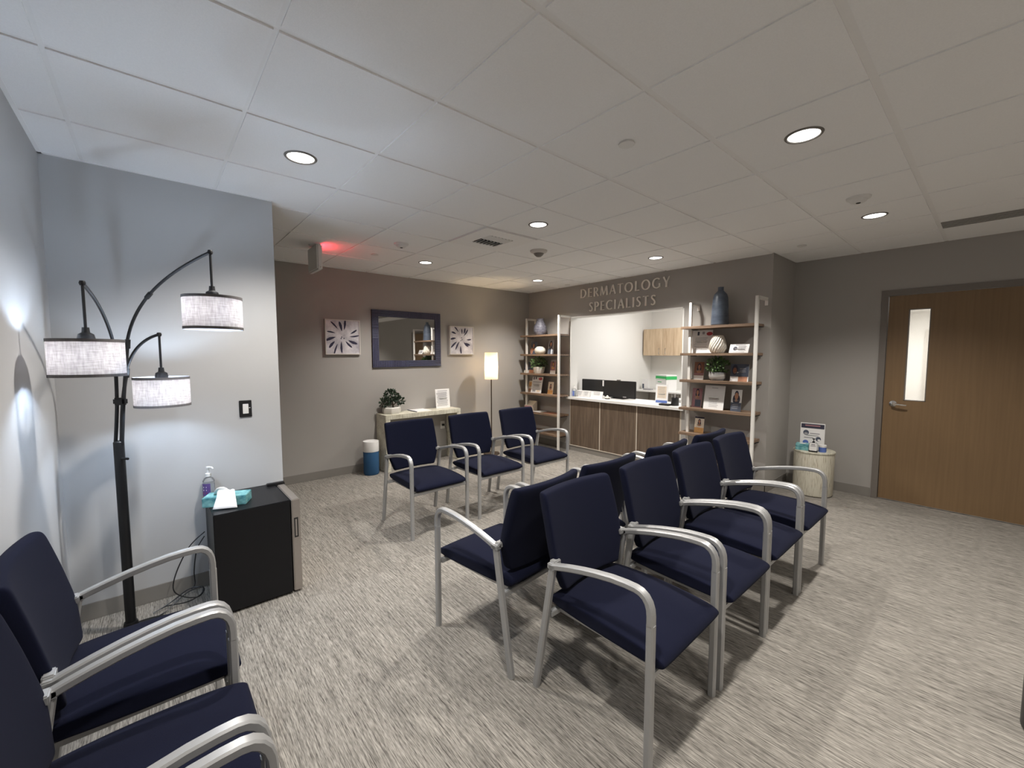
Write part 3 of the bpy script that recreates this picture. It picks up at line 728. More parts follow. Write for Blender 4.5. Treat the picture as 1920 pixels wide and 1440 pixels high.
# switch
sw = thing('light_switch', 'dark wall plate with white dimmer switch on the lamp wall', 'light switch', (XL, .484, 1.18))
B().span((0, -.037, -.058), (.007, .037, .058), 'black_plastic', bev=.002).obj('wall_plate', sw, smooth=False)
B().span((.006, -.017, -.034), (.011, .017, .034), 'white_plastic', bev=.0015).box((.009, .024, .006), (.005, .008, .004), 'white_plastic').obj('rocker', sw, smooth=False)

# ------------------------------------------------------------------ mirror wall
def picture(y0, y1, z0, z1, seed, label):
    t = thing('wall_picture', label, 'picture', (XW, (y0 + y1) / 2, (z0 + z1) / 2), 0, 'floral pictures beside the mirror')
    w_, h_ = y1 - y0, z1 - z0; e = .012
    B().span((.002, -w_ / 2 + e, -h_ / 2 + e), (.030, w_ / 2 - e, h_ / 2 - e), 'canvas').obj('canvas', t, smooth=False)
    f = B()
    for lo, hi in (((-w_ / 2, -h_ / 2), (-w_ / 2 + e, h_ / 2)), ((w_ / 2 - e, -h_ / 2), (w_ / 2, h_ / 2)), ((-w_ / 2 + e, -h_ / 2), (w_ / 2 - e, -h_ / 2 + e)), ((-w_ / 2 + e, h_ / 2 - e), (w_ / 2 - e, h_ / 2))):
        f.span((.0, lo[0], lo[1]), (.037, hi[0], hi[1]), 'frame_grey')
    f.obj('frame', t, smooth=False)
    rnd = random.Random(seed); p = B(); cy, cz = rnd.uniform(-.02, .02), rnd.uniform(-.01, .03)
    for q in range(12):
        a = q / 12 * 2 * PI + rnd.uniform(-.22, .22); r0 = rnd.uniform(.055, .12); r1 = r0 + rnd.uniform(.08, .15); wd = rnd.uniform(.010, .019)
        pts = []
        for s, ww in ((0, .15), (.25, .7), (.55, 1), (.85, .75), (1, .1)):
            r = r0 + (r1 - r0) * s; aa = a + .12 * s
            pts.append((cy + r * math.cos(aa), cz + r * math.sin(aa), ww * wd, aa))
        vs = []; lim = lambda v, m_: max(-m_, min(m_, v))
        for (yy, zz, ww, aa) in pts:
            for sg_ in (1, -1): vs.append((.0306, lim(yy - sg_ * ww * math.sin(aa), w_ / 2 - e), lim(zz + sg_ * ww * math.cos(aa), h_ / 2 - e)))
        p.add(vs, [(2 * i, 2 * i + 1, 2 * i + 3, 2 * i + 2) for i in range(4)], 'ink')
    for q in range(3):
        a = rnd.uniform(0, 6.28); r = rnd.uniform(.01, .035); n = 10
        p.add([(.0306, cy + r * math.cos(a) + .008 * math.cos(i * .628), cz + r * math.sin(a) + .008 * math.sin(i * .628)) for i in range(n)], [list(range(n))], 'ink')
    p.obj('painted_strokes', t, smooth=False)
picture(1.646, 2.082, 1.557, 1.998, 3, 'square floral picture with dark streaks left of the mirror')
picture(3.452, 3.895, 1.555, 1.990, 8, 'square floral picture with dark streaks right of the mirror')
mr = thing('wall_mirror', 'rectangular mirror in ribbed navy frame above the console table', 'mirror', (XW, 2.772, 1.771))
W2, H2, fw = .524, .387, .090
fr = B()
for lo, hi in (((-W2, -H2), (-W2 + fw, H2)), ((W2 - fw, -H2), (W2, H2)), ((-W2 + fw, -H2), (W2 - fw, -H2 + fw)), ((-W2 + fw, H2 - fw), (W2 - fw, H2))):
    fr.span((.001, lo[0], lo[1]), (.024, hi[0], hi[1]), 'navy_frame')
def ribs(y0, y1, z0, z1, horiz):
    if horiz:
        n = max(2, round((z1 - z0) / .019))
        for i in range(n):
            z = z0 + (z1 - z0) * (i + .5) / n
            fr.tube([(.024, y0 + .001, z), (.024, y1 - .001, z)], .0058, 'navy_rib', 6)
    else:
        n = max(2, round((y1 - y0) / .019))
        for i in range(n):
            y = y0 + (y1 - y0) * (i + .5) / n
            fr.tube([(.024, y, z0 + .001), (.024, y, z1 - .001)], .0058, 'navy_rib', 6, up=(1, 0, 0))
ribs(-W2, -W2 + fw, 0, H2, True); ribs(-W2, -W2 + fw, -H2, 0, False)
ribs(W2 - fw, W2, -H2, 0, True); ribs(W2 - fw, W2, 0, H2, False)
ribs(-W2 + fw, .0, H2 - fw, H2, True); ribs(.0, W2 - fw, H2 - fw, H2, False)
ribs(-W2 + fw, .0, -H2, -H2 + fw, False); ribs(.0, W2 - fw, -H2, -H2 + fw, True)
fr.obj('frame', mr, angle=60)
B().span((.002, -W2 + fw - .004, -H2 + fw - .004), (.012, W2 - fw + .004, H2 - fw + .004), 'mirror').obj('mirror_glass', mr, smooth=False)

ct = thing('console_table', 'bone-inlaid waterfall console table under the mirror', 'table', (-5.315, 2.866, 0))
B().span((-.150, -.584, .700), (.155, .584, .760), 'bone', bev=.003).obj('tabletop', ct, smooth=False)
for y in (-.552, .552): B().span((-.150, y - .032, 0), (.155, y + .032, .700), 'bone', bev=.003).obj('leg', ct, smooth=False)

def leaves(b, n, c, rad, size, m, rnd, squash=1., shell=.55, keep=None):
    for i in range(n):
        while True:
            d = Vector((rnd.uniform(-1, 1), rnd.uniform(-1, 1), rnd.uniform(-1, 1)))
            if .05 < d.length < 1: break
        r = d.normalized() * (shell + (1 - shell) * rnd.random() ** .6)
        p = Vector((c[0] + r.x * rad, c[1] + r.y * rad, c[2] + r.z * rad * squash))
        if keep and not keep(p): continue
        t = (r + Vector((rnd.uniform(-.8, .8), rnd.uniform(-.8, .8), rnd.uniform(-.5, .9)))).normalized()
        s = t.cross(Vector((rnd.uniform(-1, 1), rnd.uniform(-1, 1), rnd.uniform(-1, 1)))).normalized(); u = t.cross(s)
        L_ = size * rnd.uniform(.7, 1.2); w_ = L_ * .33
        b.add([p, p + t * L_ * .45 + s * w_ + u * w_ * .25, p + t * L_, p + t * L_ * .45 - s * w_ + u * w_ * .25, p + t * L_ * .5], [(0, 1, 4), (1, 2, 4), (2, 3, 4), (3, 0, 4)], m)
pp = thing('bonsai_plant', 'small dark bonsai in faceted pale pot on the console table', 'plant', (-5.345, 2.452, .760))
def facet(r, z, a): return (r * (1 - .05 * (1 + math.cos(a * 7))), a)
B().lathe([(0, 0), (.118, 0), (.128, .03), (.122, .075), (.105, .088), (.098, .082), (0, .075)], 'pot_white', 28, twist=facet).obj('pot', pp, angle=25)
B().tube([(.0, .02, .07), (.005, .015, .13), (.0, .0, .19), (-.005, -.01, .25)], [.011, .009, .007, .004], 'stem', 8).tube([(0, .015, .10), (.0, .06, .135), (0, .12, .15)], [.007, .006, .004], 'stem', 6).tube([(0, .01, .12), (.01, -.06, .14), (.01, -.11, .12)], [.007, .005, .003], 'stem', 6).obj('trunk', pp)
rnd = random.Random(4); fo = B()
leaves(fo, 170, (0, -.01, .235), .085, .040, 'leaf_dark', rnd, .95, .4)
leaves(fo, 110, (0, .115, .165), .062, .038, 'leaf_dark', rnd, .8, .3)
leaves(fo, 110, (0, -.095, .150), .062, .038, 'leaf_dark', rnd, .95, .3)
leaves(fo, 60, (.0, .055, .215), .055, .036, 'leaf_dark', rnd, .7, .3)
fo.obj('foliage', pp, smooth=False)
cbd = thing('open_magazine', 'open white booklet with dark spine edge lying on the console table', 'booklet', (-5.35, 2.88, .760))
B().span((-.135, -.12, 0), (.135, .115, .006), 'paper').obj('pages', cbd, smooth=False)
B().span((-.14, -.135, 0), (.14, -.118, .009), 'darkp').obj('spine', cbd, smooth=False)
leaning_card('notice_holder', 'acrylic holder with printed white notice on the console table', 'sign', (-5.36, 3.275, .760), .24, .285, .10, 'paper', [('r', .5, .90, .7, .03, 'inkline')] + lines(16, .12, .82, .5, .78, .018), rz=-PI / 2 + PI)
for c_ in (): pass
# purifier
pu = thing('air_purifier', 'blue and white cylindrical air purifier on the floor beside the console table', 'air purifier', (-5.265, 2.118, 0))
B().lathe([(0, 0), (.088, 0), (.094, .010), (.098, .02), (.098, .300), (.096, .304), (0, .304)], 'purifier', 40).obj('fabric_sleeve', pu)
B().lathe([(0, .3035), (.100, .3035), (.101, .31), (.101, .425), (.098, .436), (.088, .438), (.070, .424), (.030, .420), (0, .432)], 'white_plastic', 40).obj('top_cap', pu)
# outlet and plug
ol = thing('power_outlet', 'white wall outlet with black plug under the console table', 'outlet', (XW, 3.322, .487))
B().span((0, -.036, -.058), (.006, .036, .058), 'white_plastic', bev=.002).obj('cover_plate', ol, smooth=False)
B().span((.006, -.016, -.012), (.035, .018, .018), 'black_plastic', bev=.003).obj('plug', ol, smooth=False)
B().tube(smooth_path([(.033, .0, .0), (.06, .02, -.03), (.05, .05, -.16), (.04, .06, -.33), (.03, .10, -.455), (.06, .35, -.478), (.2, .6, -.478)]), .003, 'black_plastic', 6).obj('plug_cord', ol)
# slim lamp
sl = thing('slim_floor_lamp', 'slim floor lamp with glowing cream cylinder shade beside the console table', 'floor lamp', (-5.10, 3.982, 0))
B().lathe([(0, 0), (.125, 0), (.127, .008), (.122, .016), (.02, .022), (0, .022)], 'pole_brown', 32).obj('base', sl)
B().lathe([(0, .02), (.0085, .02), (.0085, 1.36), (0, 1.36)], 'pole_brown', 12).obj('pole', sl)
s_ = B().lathe([(.102, -.205), (.100, .205)], 'warm_shade', 40, caps=False).obj('lamp_shade', sl, loc=(0, 0, 1.380))
B().lathe([(0, -.06), (.022, -.052), (.030, -.02), (.026, .01), (.012, .04), (0, .045)], 'warm_bulb', 18).obj('bulb', s_)

# ------------------------------------------------------------------ ladder shelves
def ladder(x0, x1, label, heights):
    t = thing('ladder_shelf', label, 'shelf', ((x0 + x1) / 2, YN - .15, 0))
    o = ((x0 + x1) / 2, YN - .15, 0)
    yF = YN - .285
    for px_, py in ((x0 + .082, YN - .205), (x1 + .010, yF + .012)):
        p = B().span(L(o, (px_ - .015, py - .015, 0)), L(o, (px_ + .015, py + .015, 2.168)), 'white_metal')
        p.span(L(o, (px_ - .015, py, 2.138)), L(o, (px_ + .015, YN, 2.168)), 'white_metal').span(L(o, (px_ - .015, YN - .012, 2.085)), L(o, (px_ + .015, YN, 2.15)), 'white_metal')
        p.obj('post', t, smooth=False)
    for z in heights:
        s = B().span(L(o, (x0, yF, z - .030)), L(o, (x1, YN - .02, z)), 'walnut', bev=.002).obj('shelf_board', t, smooth=False)
    b = B()
    for z in heights:
        for px_ in (x0 + .082, x1 - .012): b.span(L(o, (px_ - .02, YN - .21, z - .038)), L(o, (px_ + .02, YN - .06, z - .030)), 'black_metal')
    b.obj('brackets', t, smooth=False)
HZ = [1.883, 1.568, 1.250, .915, .612, .290]
ladder(-2.498, -1.680, 'white ladder shelf with walnut boards right of the reception opening', HZ)
ladder(-5.385, -4.500, 'white ladder shelf with walnut boards in the corner left of the reception opening', [1.878, 1.560, 1.238, .905, .588, .265])
ZR = HZ; ZL = [1.878, 1.560, 1.238, .905, .588, .265]
YM = YN - .15
# right shelf contents
v = thing('tall_vase', 'tall matte blue bottle vase on top of the right ladder shelf', 'vase', (-2.10, YM, ZR[0]))
B().lathe([(0, 0), (.082, 0), (.093, .012), (.094, .03), (.090, .12), (.085, .24), (.078, .315), (.066, .355), (.040, .385), (.031, .395), (.030, .43), (.034, .435), (.026, .435), (.024, .39), (0, .38)], 'vase_blue', 40).obj('vase_body', v)
v = thing('swirl_vase', 'white spiral-ridged vase on the second board of the right ladder shelf', 'vase', (-2.108, YM - .01, ZR[1]))
def tw(r, z, a): 
    aa = a + z * 6.5
    return (r * (1 + .05 * math.cos(18 * a) * min(1, r / .04)), aa)
B().lathe([(0, 0), (.062, 0), (.078, .018), (.090, .055), (.089, .09), (.077, .14), (.062, .18), (.053, .200), (.047, .202), (.046, .19), (0, .18)], 'ceramic', 208, twist=tw).obj('vase_body', v)
face = lambda x, z, s=1., sk='skin': [('e', x, z + .03 * s, .40 * s, .40 * s, 'darkp'), ('e', x, z - .12 * s, .48 * s, .36 * s, 'darkp'), ('e', x, z, .27 * s, .29 * s, sk), ('r', x, z - .17 * s, .12 * s, .12 * s, sk), ('e', x, z - .30 * s, .52 * s, .18 * s, sk)]
def card(x, y, z, w_, hh, label, prints, m='paper', rz=0., tilt=.14, cat='leaflet', name='leaflet', foot=True): return leaning_card(name, label, cat, (x, y, z), w_, hh, tilt, m, prints, rz, foot=foot)
card(-2.318, YM + .02, ZR[1], .24, .275, 'large printed notice left of the spiral vase on the right shelf', [('r', .3, .86, .1, .16, 'darkp'), ('r', .55, .88, .12, .12, 'greyp'), ('e', .85, .84, .3, .16, 'red')] + lines(8, .15, .66, .5, .7, .02))
card(-1.862, YM - .07, ZR[1], .20, .105, 'small white landscape card at the right end of the second board', [('e', .30, .5, .22, .46, 'darkp'), ('e', .34, .42, .09, .2, 'greyp')] + lines(5, .30, .74, .66, .46, .05) + [('r', .5, .1, .6, .05, 'inkline'), ('r', .55, .9, .5, .04, 'darkp')], tilt=.42)
card(-2.330, YM, ZR[2], .118, .213, 'brown portrait leaflet with white foot left of the green plant, right shelf', [('r', .5, .62, 1., .76, 'skin2')] + face(.5, .72, .9, 'skin') + [('r', .5, .32, 1, .1, 'mauve')])
def ball_plant(name, label, x, y, z, pot, prof, c, rad, n, seed, m='leaf'):
    t = thing(name, label, 'plant', (x, y, z))
    B().lathe(prof, pot, 36).obj('pot', t)
    f = B(); rn = random.Random(seed); leaves(f, n, (0, 0, c), rad, .034, m, rn, .8, .45, keep=lambda p: p.z > prof[-3][1] - .02)
    leaves(f, n // 3, (0, 0, c), rad * .7, .034, 'leaf_dark', rn, .8, .2, keep=lambda p: p.z > prof[-3][1] - .02)
    f.obj('foliage', t, smooth=False)
ball_plant('potted_shrub', 'round green boxwood in grey striped pot on the right ladder shelf', -2.105, YM - .01, ZR[2], 'pot_grey', [(0, 0), (.065, 0), (.084, .025), (.091, .06), (.088, .095), (.083, .098), (.080, .09), (0, .085)], .172, .116, 330, 11)
card(-1.865, YM - .02, ZR[2], .19, .195, 'dark portrait leaflet with white caption right of the green plant, right shelf', [('r', .5, .64, 1, .72, 'slate'), ('e', .24, .66, .34, .60, 'darkp'), ('e', .24, .62, .22, .36, 'skin2')] + lines(3, .56, .74, .68, .36, .03, 'greyp') + [('r', .70, .14, .5, .28, 'skin')])
card(-2.345, YM, ZR[3], .118, .230, 'mauve portrait leaflet at the left of the fourth board, right shelf', [('r', .5, .5, 1, 1., 'mauve')] + face(.52, .78, .85, 'skin') + [('r', .62, .22, .6, .36, 'slate')])
card(-2.118, YM - .07, ZR[3], .228, .280, 'plain white notice with printed lines in the middle of the right shelf', [('r', .5, .90, .3, .02, 'inkline')] + lines(6, .12, .46, .5, .5, .016), tilt=.20)
card(-1.878, YM - .05, ZR[3], .110, .245, 'leaflet of long-haired woman on the fourth board of the right shelf', face(.5, .72, 1.0, 'skin') + [('e', .5, .55, .70, .5, 'darkp'), ('e', .5, .70, .36, .30, 'skin'), ('r', .5, .52, .18, .14, 'skin'), ('r', .5, .20, 1, .40, 'slate')] + lines(3, .14, .30, .45, .6, .02, 'greyp'))
card(-2.298, YM - .02, ZR[4], .112, .190, 'yellow-footed portrait leaflet with black top on the fifth board, right shelf', [('r', .5, .95, 1.0, .1, 'darkp'), ('r', .5, .56, 1, .68, 'cream')] + face(.5, .70, .75, 'skin') + [('r', .5, .16, 1, .32, 'orange')])
# left shelf contents
v = thing('speckled_vase', 'grey-blue speckled vase on top of the left ladder shelf', 'vase', (-5.010, YM - .02, ZL[0]))
B().lathe([(0, 0), (.075, 0), (.098, .03), (.112, .085), (.102, .145), (.076, .20), (.060, .235), (.056, .262), (.061, .272), (.052, .272), (.048, .24), (0, .22)], 'vase_grey', 40).obj('vase_body', v)
card(-5.205, YM, ZL[1], .15, .215, 'portrait leaflet left of the white round vase, left shelf', [('r', .5, .5, 1, 1, 'slate')] + face(.5, .68, 1.0, 'skin') + [('e', .25, .25, .4, .5, 'skin')])
v = thing('pebble_vase', 'white asymmetrical pebble vase on the second board of the left shelf', 'vase', (-5.000, YM - .03, ZL[1]))
B().lathe([(0, 0), (.06, 0), (.088, .025), (.097, .06), (.085, .095), (.055, .122), (.025, .128), (.018, .122), (0, .118)], 'ceramic', 36).obj('vase_body', v)
card(-4.798, YM, ZL[1], .12, .232, 'dark-haired portrait leaflet right of the white round vase, left shelf', [('r', .5, .5, 1, 1, 'greyp')] + face(.5, .72, 1.0, 'skin') + [('e', .5, .60, .65, .62, 'darkp'), ('e', .5, .70, .32, .28, 'skin'), ('r', .5, .2, .9, .4, 'slate'), ('r', .72, .2, .2, .4, 'paper')])
card(-5.290, YM - .02, ZL[2], .25, .188, 'dark landscape leaflet with white caption, third board of the left shelf', [('r', .5, .62, 1, .76, 'slate'), ('e', .25, .66, .3, .58, 'skin2'), ('r', .74, .14, .46, .28, 'skin')])
ball_plant('potted_shrub', 'round green boxwood in white lotus pot on the left ladder shelf', -5.038, YM - .02, ZL[2], 'pot_white', [(0, 0), (.075, 0), (.088, .03), (.100, .09), (.100, .108), (.095, .110), (.091, .10), (0, .095)], .168, .135, 330, 21)
card(-4.745, YM, ZL[2], .115, .232, 'orange-toned portrait leaflet with white foot, third board of the left shelf', [('r', .5, .62, 1, .76, 'mauve'), ('r', .5, .93, 1, .12, 'greyp')] + face(.5, .68, .9, 'orange'))
card(-5.268, YM, ZL[3], .130, .195, 'cream leaflet at the left of the fourth board, left shelf', [('r', .5, .5, 1, 1, 'cream'), ('r', .45, .68, .7, .4, 'orange'), ('r', .5, .2, .8, .2, 'skin')])
card(-5.085, YM - .05, ZL[3], .25, .275, 'large newsletter page in the middle of the left ladder shelf', [('r', .16, .9, .1, .16, 'darkp'), ('r', .36, .92, .12, .14, 'slate'), ('e', .78, .88, .36, .18, 'red'), ('r', .5, .68, .82, .04, 'inkline')] + lines(7, .2, .6, .5, .8, .018) + [('r', .3, .12, .3, .12, 'greyp'), ('r', .7, .12, .3, .12, 'cream')], tilt=.2)
card(-4.768, YM - .03, ZL[3], .118, .200, 'yellow portrait leaflet at the right of the fourth board, left shelf', [('r', .5, .6, 1, .8, 'cream')] + face(.5, .66, .8, 'skin') + [('r', .5, .16, 1, .34, 'orange')])
bx = thing('brochure_box', 'pink and white sloped box on the fifth board of the left shelf', 'box', (-5.235, YM - .02, ZL[4]))
B().add([(-.095, -.06, 0), (.095, -.06, 0), (.095, .06, 0), (-.095, .06, 0), (-.095, -.06, .09), (.095, -.06, .09), (.095, .06, .165), (-.095, .06, .165)], [(0, 3, 2, 1), (4, 5, 6, 7), (0, 1, 5, 4), (1, 2, 6, 5), (2, 3, 7, 6), (3, 0, 4, 7)], 'cream').obj('carton', bx, smooth=False)
B().span((-.088, -.0615, .045), (.088, -.0605, .085), 'mauve').obj('print', bx, smooth=False)
tag(B().span((-.09, -.09, 0), (.09, .08, .004), 'paper').obj('flyer', smooth=False, loc=(-5.03, YM, ZL[4])), 'white flyer lying flat on the fifth board, left shelf', 'flyer')
tag(B().span((-.11, -.10, 0), (.11, .05, .005), 'skin2').obj('flyer', smooth=False, loc=(-4.74, YM, ZL[4])), 'dark brown flyer lying flat on the fifth board, left shelf', 'flyer')

# ------------------------------------------------------------------ round drum table with its things
dt = thing('drum_table', 'cylindrical bone-strip drum table between ladder shelf and door', 'table', (-1.272, 5.545, 0))
dT = B().lathe([(0, .008), (.178, .008), (.184, .02), (.188, .470), (.188, .476)], 'bone_v', 64, caps=False); dT.obj('drum', dt)
B().lathe([(0, .470), (.190, .470), (.194, .476), (.194, .486), (.190, .490), (0, .490)], 'bone', 64).obj('tabletop', dt)
B().lathe([(0, 0), (.172, 0), (.172, .010), (0, .010)], 'stem', 48).obj('base_ring', dt)
leaning_card('hygiene_poster', 'white instruction poster with dark header standing on the drum table', 'sign', (-1.305, 5.58, .490), .225, .290, .06, 'paper',
             [('r', .5, .88, .94, .17, 'darkp'), ('r', .5, .90, .62, .05, 'mauve'), ('e', .24, .62, .24, .20, 'slate'), ('e', .24, .58, .16, .08, 'greyp'), ('e', .75, .40, .22, .18, 'slate'), ('e', .78, .36, .12, .08, 'paper'), ('e', .24, .24, .24, .18, 'bluep'), ('e', .26, .18, .16, .08, 'paper'), ('r', .6, .60, .40, .03, 'inkline'), ('r', .36, .43, .38, .03, 'inkline'), ('r', .55, .22, .28, .03, 'inkline')], rz=.12)
t = thing('tissue_box', 'teal tissue box on the drum table beside the instruction poster', 'tissue box', (-1.365, 5.475, .490), .15)
B().box((0, 0, .035), (.12, .10, .07), 'teal', bev=.003).obj('carton', t, smooth=False)
B().lathe([(0, .0702), (.03, .0702), (.03, .0706), (0, .0706)], 'paper', 16).obj('opening', t)
t = thing('sanitizer_bottle', 'sanitizer bottle with white label at the front of the drum table', 'bottle', (-1.252, 5.425, .490), .1)
B().box((0, 0, .05), (.075, .042, .10), 'clear', bev=.008).lathe([(0, .10), (.012, .10), (.012, .115), (.004, .117), (.004, .135), (.012, .136), (.012, .146), (0, .147)], 'black_plastic', 14).obj('bottle_body', t)
B().box((0, -.0225, .053), (.062, .002, .092), 'paper').box((0, -.024, .082), (.034, .001, .010), 'inkline').box((0, -.024, .066), (.045, .001, .007), 'inkline').obj('label', t, smooth=False)
B().box((0, -.004, .008), (.078, .046, .016), 'black_plastic', bev=.003).obj('base', t, smooth=False)
t = thing('wipes_jar', 'small blue jar with white lid at the right of the drum table', 'jar', (-1.185, 5.49, .490))
B().lathe([(0, 0), (.034, 0), (.036, .006), (.036, .055), (0, .055)], 'bluep', 24).obj('jar_body', t)
B().lathe([(0, .055), (.038, .055), (.038, .074), (.034, .078), (0, .078)], 'white_plastic', 24).obj('lid', t)
# bin at the right edge
t = thing('waste_bin', 'round black waste bin just entering at the right edge of the picture', 'bin', (.283, 2.70, 0))
B().lathe([(0, 0), (.130, 0), (.138, .010), (.138, .34), (.142, .345), (.134, .345), (.130, .02), (0, .015)], 'black_plastic', 36).obj('bin_body', t)

# ------------------------------------------------------------------ ceiling fixtures
DLX, DLY = (-4.445, -2.555, -.68), (.676, 2.50, 4.34)
dl_labels = {(-2.555, .676): 'round recessed downlight above the arched lamp corner', (-.68, 2.50): 'large bright recessed downlight at upper right of the ceiling', (-.68, 4.34): 'recessed downlight on the ceiling before the wood door',
 (-2.555, 2.50): 'recessed downlight just right of the air vent', (-4.445, 2.50): 'recessed downlight in front of the mirror near the exit sign', (-2.555, 4.34): 'recessed downlight above the reception lettering', (-4.445, 4.34): 'recessed downlight above the left ladder shelf corner'}
proto = None
for (x, y), lb in dl_labels.items():
    if proto is None:
        proto = thing('downlight', lb, 'downlight', (x, y, H), 0, 'recessed ceiling downlights')
        B().lathe([(.067, -.001), (.071, -.006), (.078, -.006), (.082, -.002), (.083, .0), (.067, .0)], 'grey_metal', 40, caps=False).obj('trim_ring', proto)
        B().lathe([(0, -.0015), (.068, -.0015), (.068, -.0005), (0, -.0005)], 'lens', 40).obj('lens', proto)
    else:
        c = copy_tree(proto); c.location = (x, y, H); c['label'] = lb
def cplate(name, label, cat, x, y, prof, m='white_plastic'):
    return tag(B().lathe(prof, m, 32).obj(name, loc=(x, y, H)), label, cat)
cplate('sprinkler_cover', 'flat round sprinkler cover plate on the middle of the ceiling', 'sprinkler', -1.296, 1.90, [(0, -.010), (.040, -.010), (.041, -.006), (.038, -.006), (.038, 0), (0, 0)])
cplate('sprinkler_cover', 'flat round sprinkler cover plate on the ceiling beside the wall corner', 'sprinkler', -1.325, 4.97, [(0, -.010), (.040, -.010), (.041, -.006), (.038, -.006), (.038, 0), (0, 0)])
cplate('sprinkler_cover', 'small sprinkler cover plate beside the red exit glow', 'sprinkler', -4.45, 1.885, [(0, -.006), (.040, -.006), (.041, -.003), (.038, 0), (0, 0)])
cplate('sprinkler_cover', 'small sprinkler cover plate on the ceiling beside the reception lettering', 'sprinkler', -4.414, 4.95, [(0, -.006), (.040, -.006), (.041, -.003), (.038, 0), (0, 0)])
def detector(x, y, label):
    t = thing('smoke_detector', label, 'smoke detector', (x, y, H))
    B().lathe([(0, -.038), (.030, -.038), (.045, -.030), (.052, -.016), (.068, -.012), (.070, 0), (0, 0)], 'white_plastic', 36).obj('housing', t)
    B().lathe([(0, -.041), (.012, -.041), (.014, -.038), (0, -.038)], 'dark', 16).obj('sensor', t)
detector(-3.856, 1.905, 'white smoke detector on the ceiling in front of the mirror')
detector(-.68, 3.76, 'white smoke detector between two downlights at right')
t = thing('ceiling_dome', 'grey dome fixture on the ceiling just beyond the air vent', 'ceiling fixture', (-3.181, 3.12, H))
B().lathe([(.055, -.03), (.085, -.016), (.090, -.008), (.090, 0), (0, 0)], 'frame_grey', 36, caps=False).obj('ring', t)
B().lathe([(0, -.066), (.025, -.061), (.044, -.046), (.055, -.029)], 'grey_metal', 32).obj('dome', t)
vt = thing('air_vent', 'square ceiling air vent plate with small louvred core', 'vent', (-3.178, 2.504, H))
q = B(); a, b_ = .298, .14
for lo, hi in (((-a, -a), (-b_, a)), ((b_, -a), (a, a)), ((-b_, -a), (b_, -b_)), ((-b_, b_), (b_, a))): q.span((*lo, -.010), (*hi, -.001), 'tee')
q.obj('face_plate', vt, smooth=False)
B().span((-b_, -b_, -.002), (b_, b_, -.001), 'dark').obj('core', vt, smooth=False)
for i in range(7):
    y = -b_ + .02 + i * .04
    B().box((0, 0, 0), (.13, .020, .003), 'white_plastic', T=Matrix.Translation((-.072, y, -.010)) @ Matrix.Rotation(.7, 4, 'X')).obj('louvre', vt, smooth=False)
    B().box((0, 0, 0), (.13, .026, .003), 'white_plastic', T=Matrix.Translation((.072, y, -.010)) @ Matrix.Rotation(-.35, 4, 'X')).obj('louvre', vt, smooth=False)
sd = thing('slot_diffuser', 'long dark slot diffuser in the ceiling above the wood door', 'vent', (.8, 5.105, H))
B().span((-1.157, -.122, -.003), (2.0, .122, -.001), 'slot_grey').obj('trough', sd, smooth=False)
for i in range(4): B().span((-1.157, -.10 + i * .06, -.007), (2.0, -.088 + i * .06, -.003), 'slot_grey').obj('blade', sd, smooth=False)
ex = thing('exit_sign', 'white ceiling exit sign seen edge on casting red light', 'exit sign', (-4.45, 1.275, H))
B().span((-.155, -.026, -.262), (.155, .026, -.018), 'white_plastic', bev=.012).obj('housing', ex)
B().lathe([(0, -.018), (.045, -.018), (.055, -.006), (.055, 0), (0, 0)], 'white_plastic', 24).obj('canopy', ex)
B().span((-.125, .0262, -.085), (.125, .0272, -.040), 'exit_red').obj('legend_panel', ex, smooth=False)
B().lathe([(0, 0), (.008, 0), (.008, .004), (0, .006)], 'chrome', 10, Matrix.Translation((.155, .0, -.235)) @ Matrix.Rotation(PI / 2, 4, 'Y')).obj('indicator', ex)

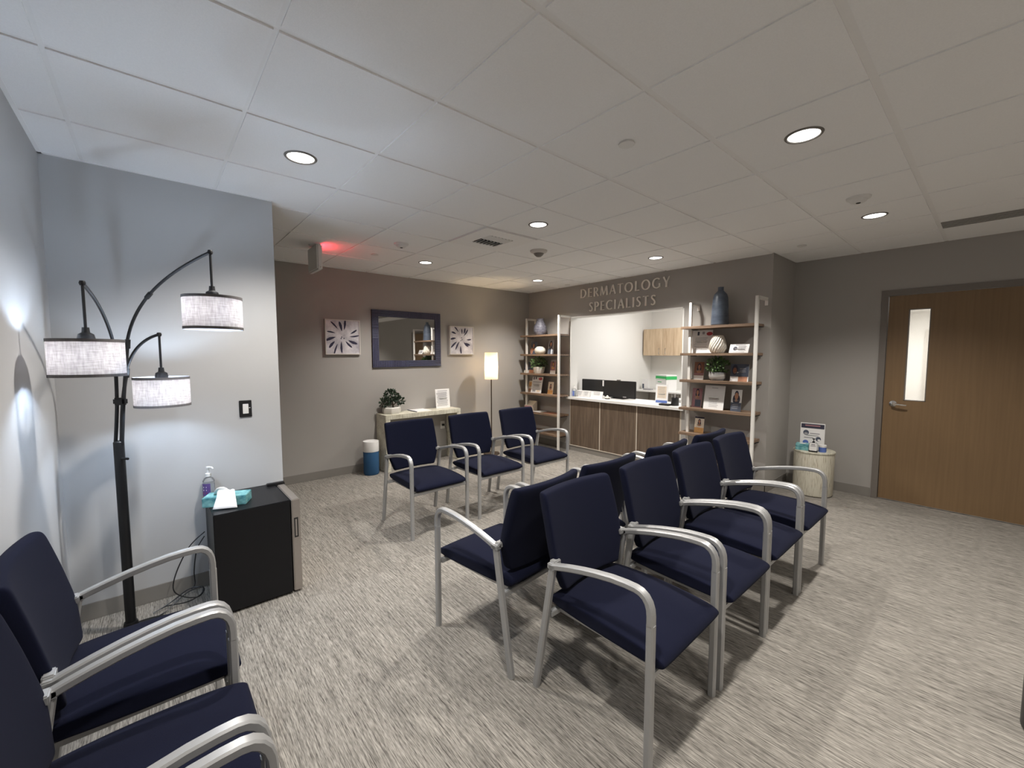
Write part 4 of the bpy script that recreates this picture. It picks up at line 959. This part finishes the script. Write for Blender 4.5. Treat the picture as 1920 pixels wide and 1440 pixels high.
# ------------------------------------------------------------------ lights
def spot(x, y, e, c=(1, .87, .72), ang=130, blend=.7, r=.05, z=H - .02):
    l = bpy.data.lights.new('spot', 'SPOT'); l.energy = e; l.color = c; l.spot_size = math.radians(ang); l.spot_blend = blend; l.shadow_soft_size = r
    o = bpy.data.objects.new('downlight_or_fill_beam', l); o.location = (x, y, z); COL.objects.link(o)
def area(name, loc, size, e, c, rot=(0, 0, 0)):
    l = bpy.data.lights.new(name, 'AREA'); l.shape = 'RECTANGLE'; l.size, l.size_y = size; l.energy = e; l.color = c
    o = bpy.data.objects.new(name, l); o.location = loc; o.rotation_euler = rot; COL.objects.link(o)
WARM = (1., .955, .895)
ED = 102
for x in DLX:
    for y in DLY:
        if (x, y) == (-4.445, .676): continue
        spot(x, y, ED, WARM)
for x, y, k_ in ((1.19, .676, .45), (1.19, 2.50, .25), (3.06, .676, 1.3), (3.06, 2.50, 1.3), (3.06, 4.34, 1.2)): spot(x, y, ED * k_, WARM)  # added unseen fill spots without fixtures, for more bounce on the ceiling
area('reception_ceiling_light', (-3.1, 6.4, H - .03), (1.2, .6), 32, (1., .97, .94))
area('hallway_ceiling_light', (-.7, 8.5, 2.48), (1.2, .6), 55, (1., .95, .89))
area('hallway_ceiling_light', (-.7, 11.3, 2.48), (1.2, .6), 55, (1., .95, .89))

w = bpy.data.worlds.new('World'); sc.world = w; w.use_nodes = True
w.node_tree.nodes['Background'].inputs['Color'].default_value = (.0, .0, .0, 1)
w.node_tree.nodes['Background'].inputs['Strength'].default_value = 0

# ------------------------------------------------------------------ camera
cam = bpy.data.cameras.new('camera'); co = bpy.data.objects.new('camera', cam); COL.objects.link(co)
yaw, pit, rol = -.8583, -.0703, -.0015
fwd = Vector((math.sin(yaw) * math.cos(pit), math.cos(yaw) * math.cos(pit), math.sin(pit)))
rt = Vector((math.cos(yaw), -math.sin(yaw), 0)); up = rt.cross(fwd)
r2 = rt * math.cos(rol) + up * math.sin(rol); u2 = up * math.cos(rol) - rt * math.sin(rol)
mw = Matrix((r2, u2, -fwd)).transposed().to_4x4(); mw.translation = (0, 0, 1.553)
co.matrix_world = mw
cam.sensor_fit = 'HORIZONTAL'; cam.sensor_width = 36; cam.lens = 782.76 / 1920 * 36; cam.clip_start = .02
sc.camera = co
vs_ = sc.view_settings
sc.display_settings.display_device = 'sRGB'
vs_.view_transform = 'Standard'; vs_.look = 'None'; vs_.gamma = 1; vs_.use_curve_mapping = False; vs_.exposure = .52
sc.cycles.use_denoising = True
sc.cycles.use_adaptive_sampling = True; sc.cycles.adaptive_threshold = .015
sc.cycles.max_bounces = 9; sc.cycles.diffuse_bounces = 5; sc.cycles.transmission_bounces = 8; sc.cycles.glossy_bounces = 4
sc.cycles.sample_clamp_indirect = 6
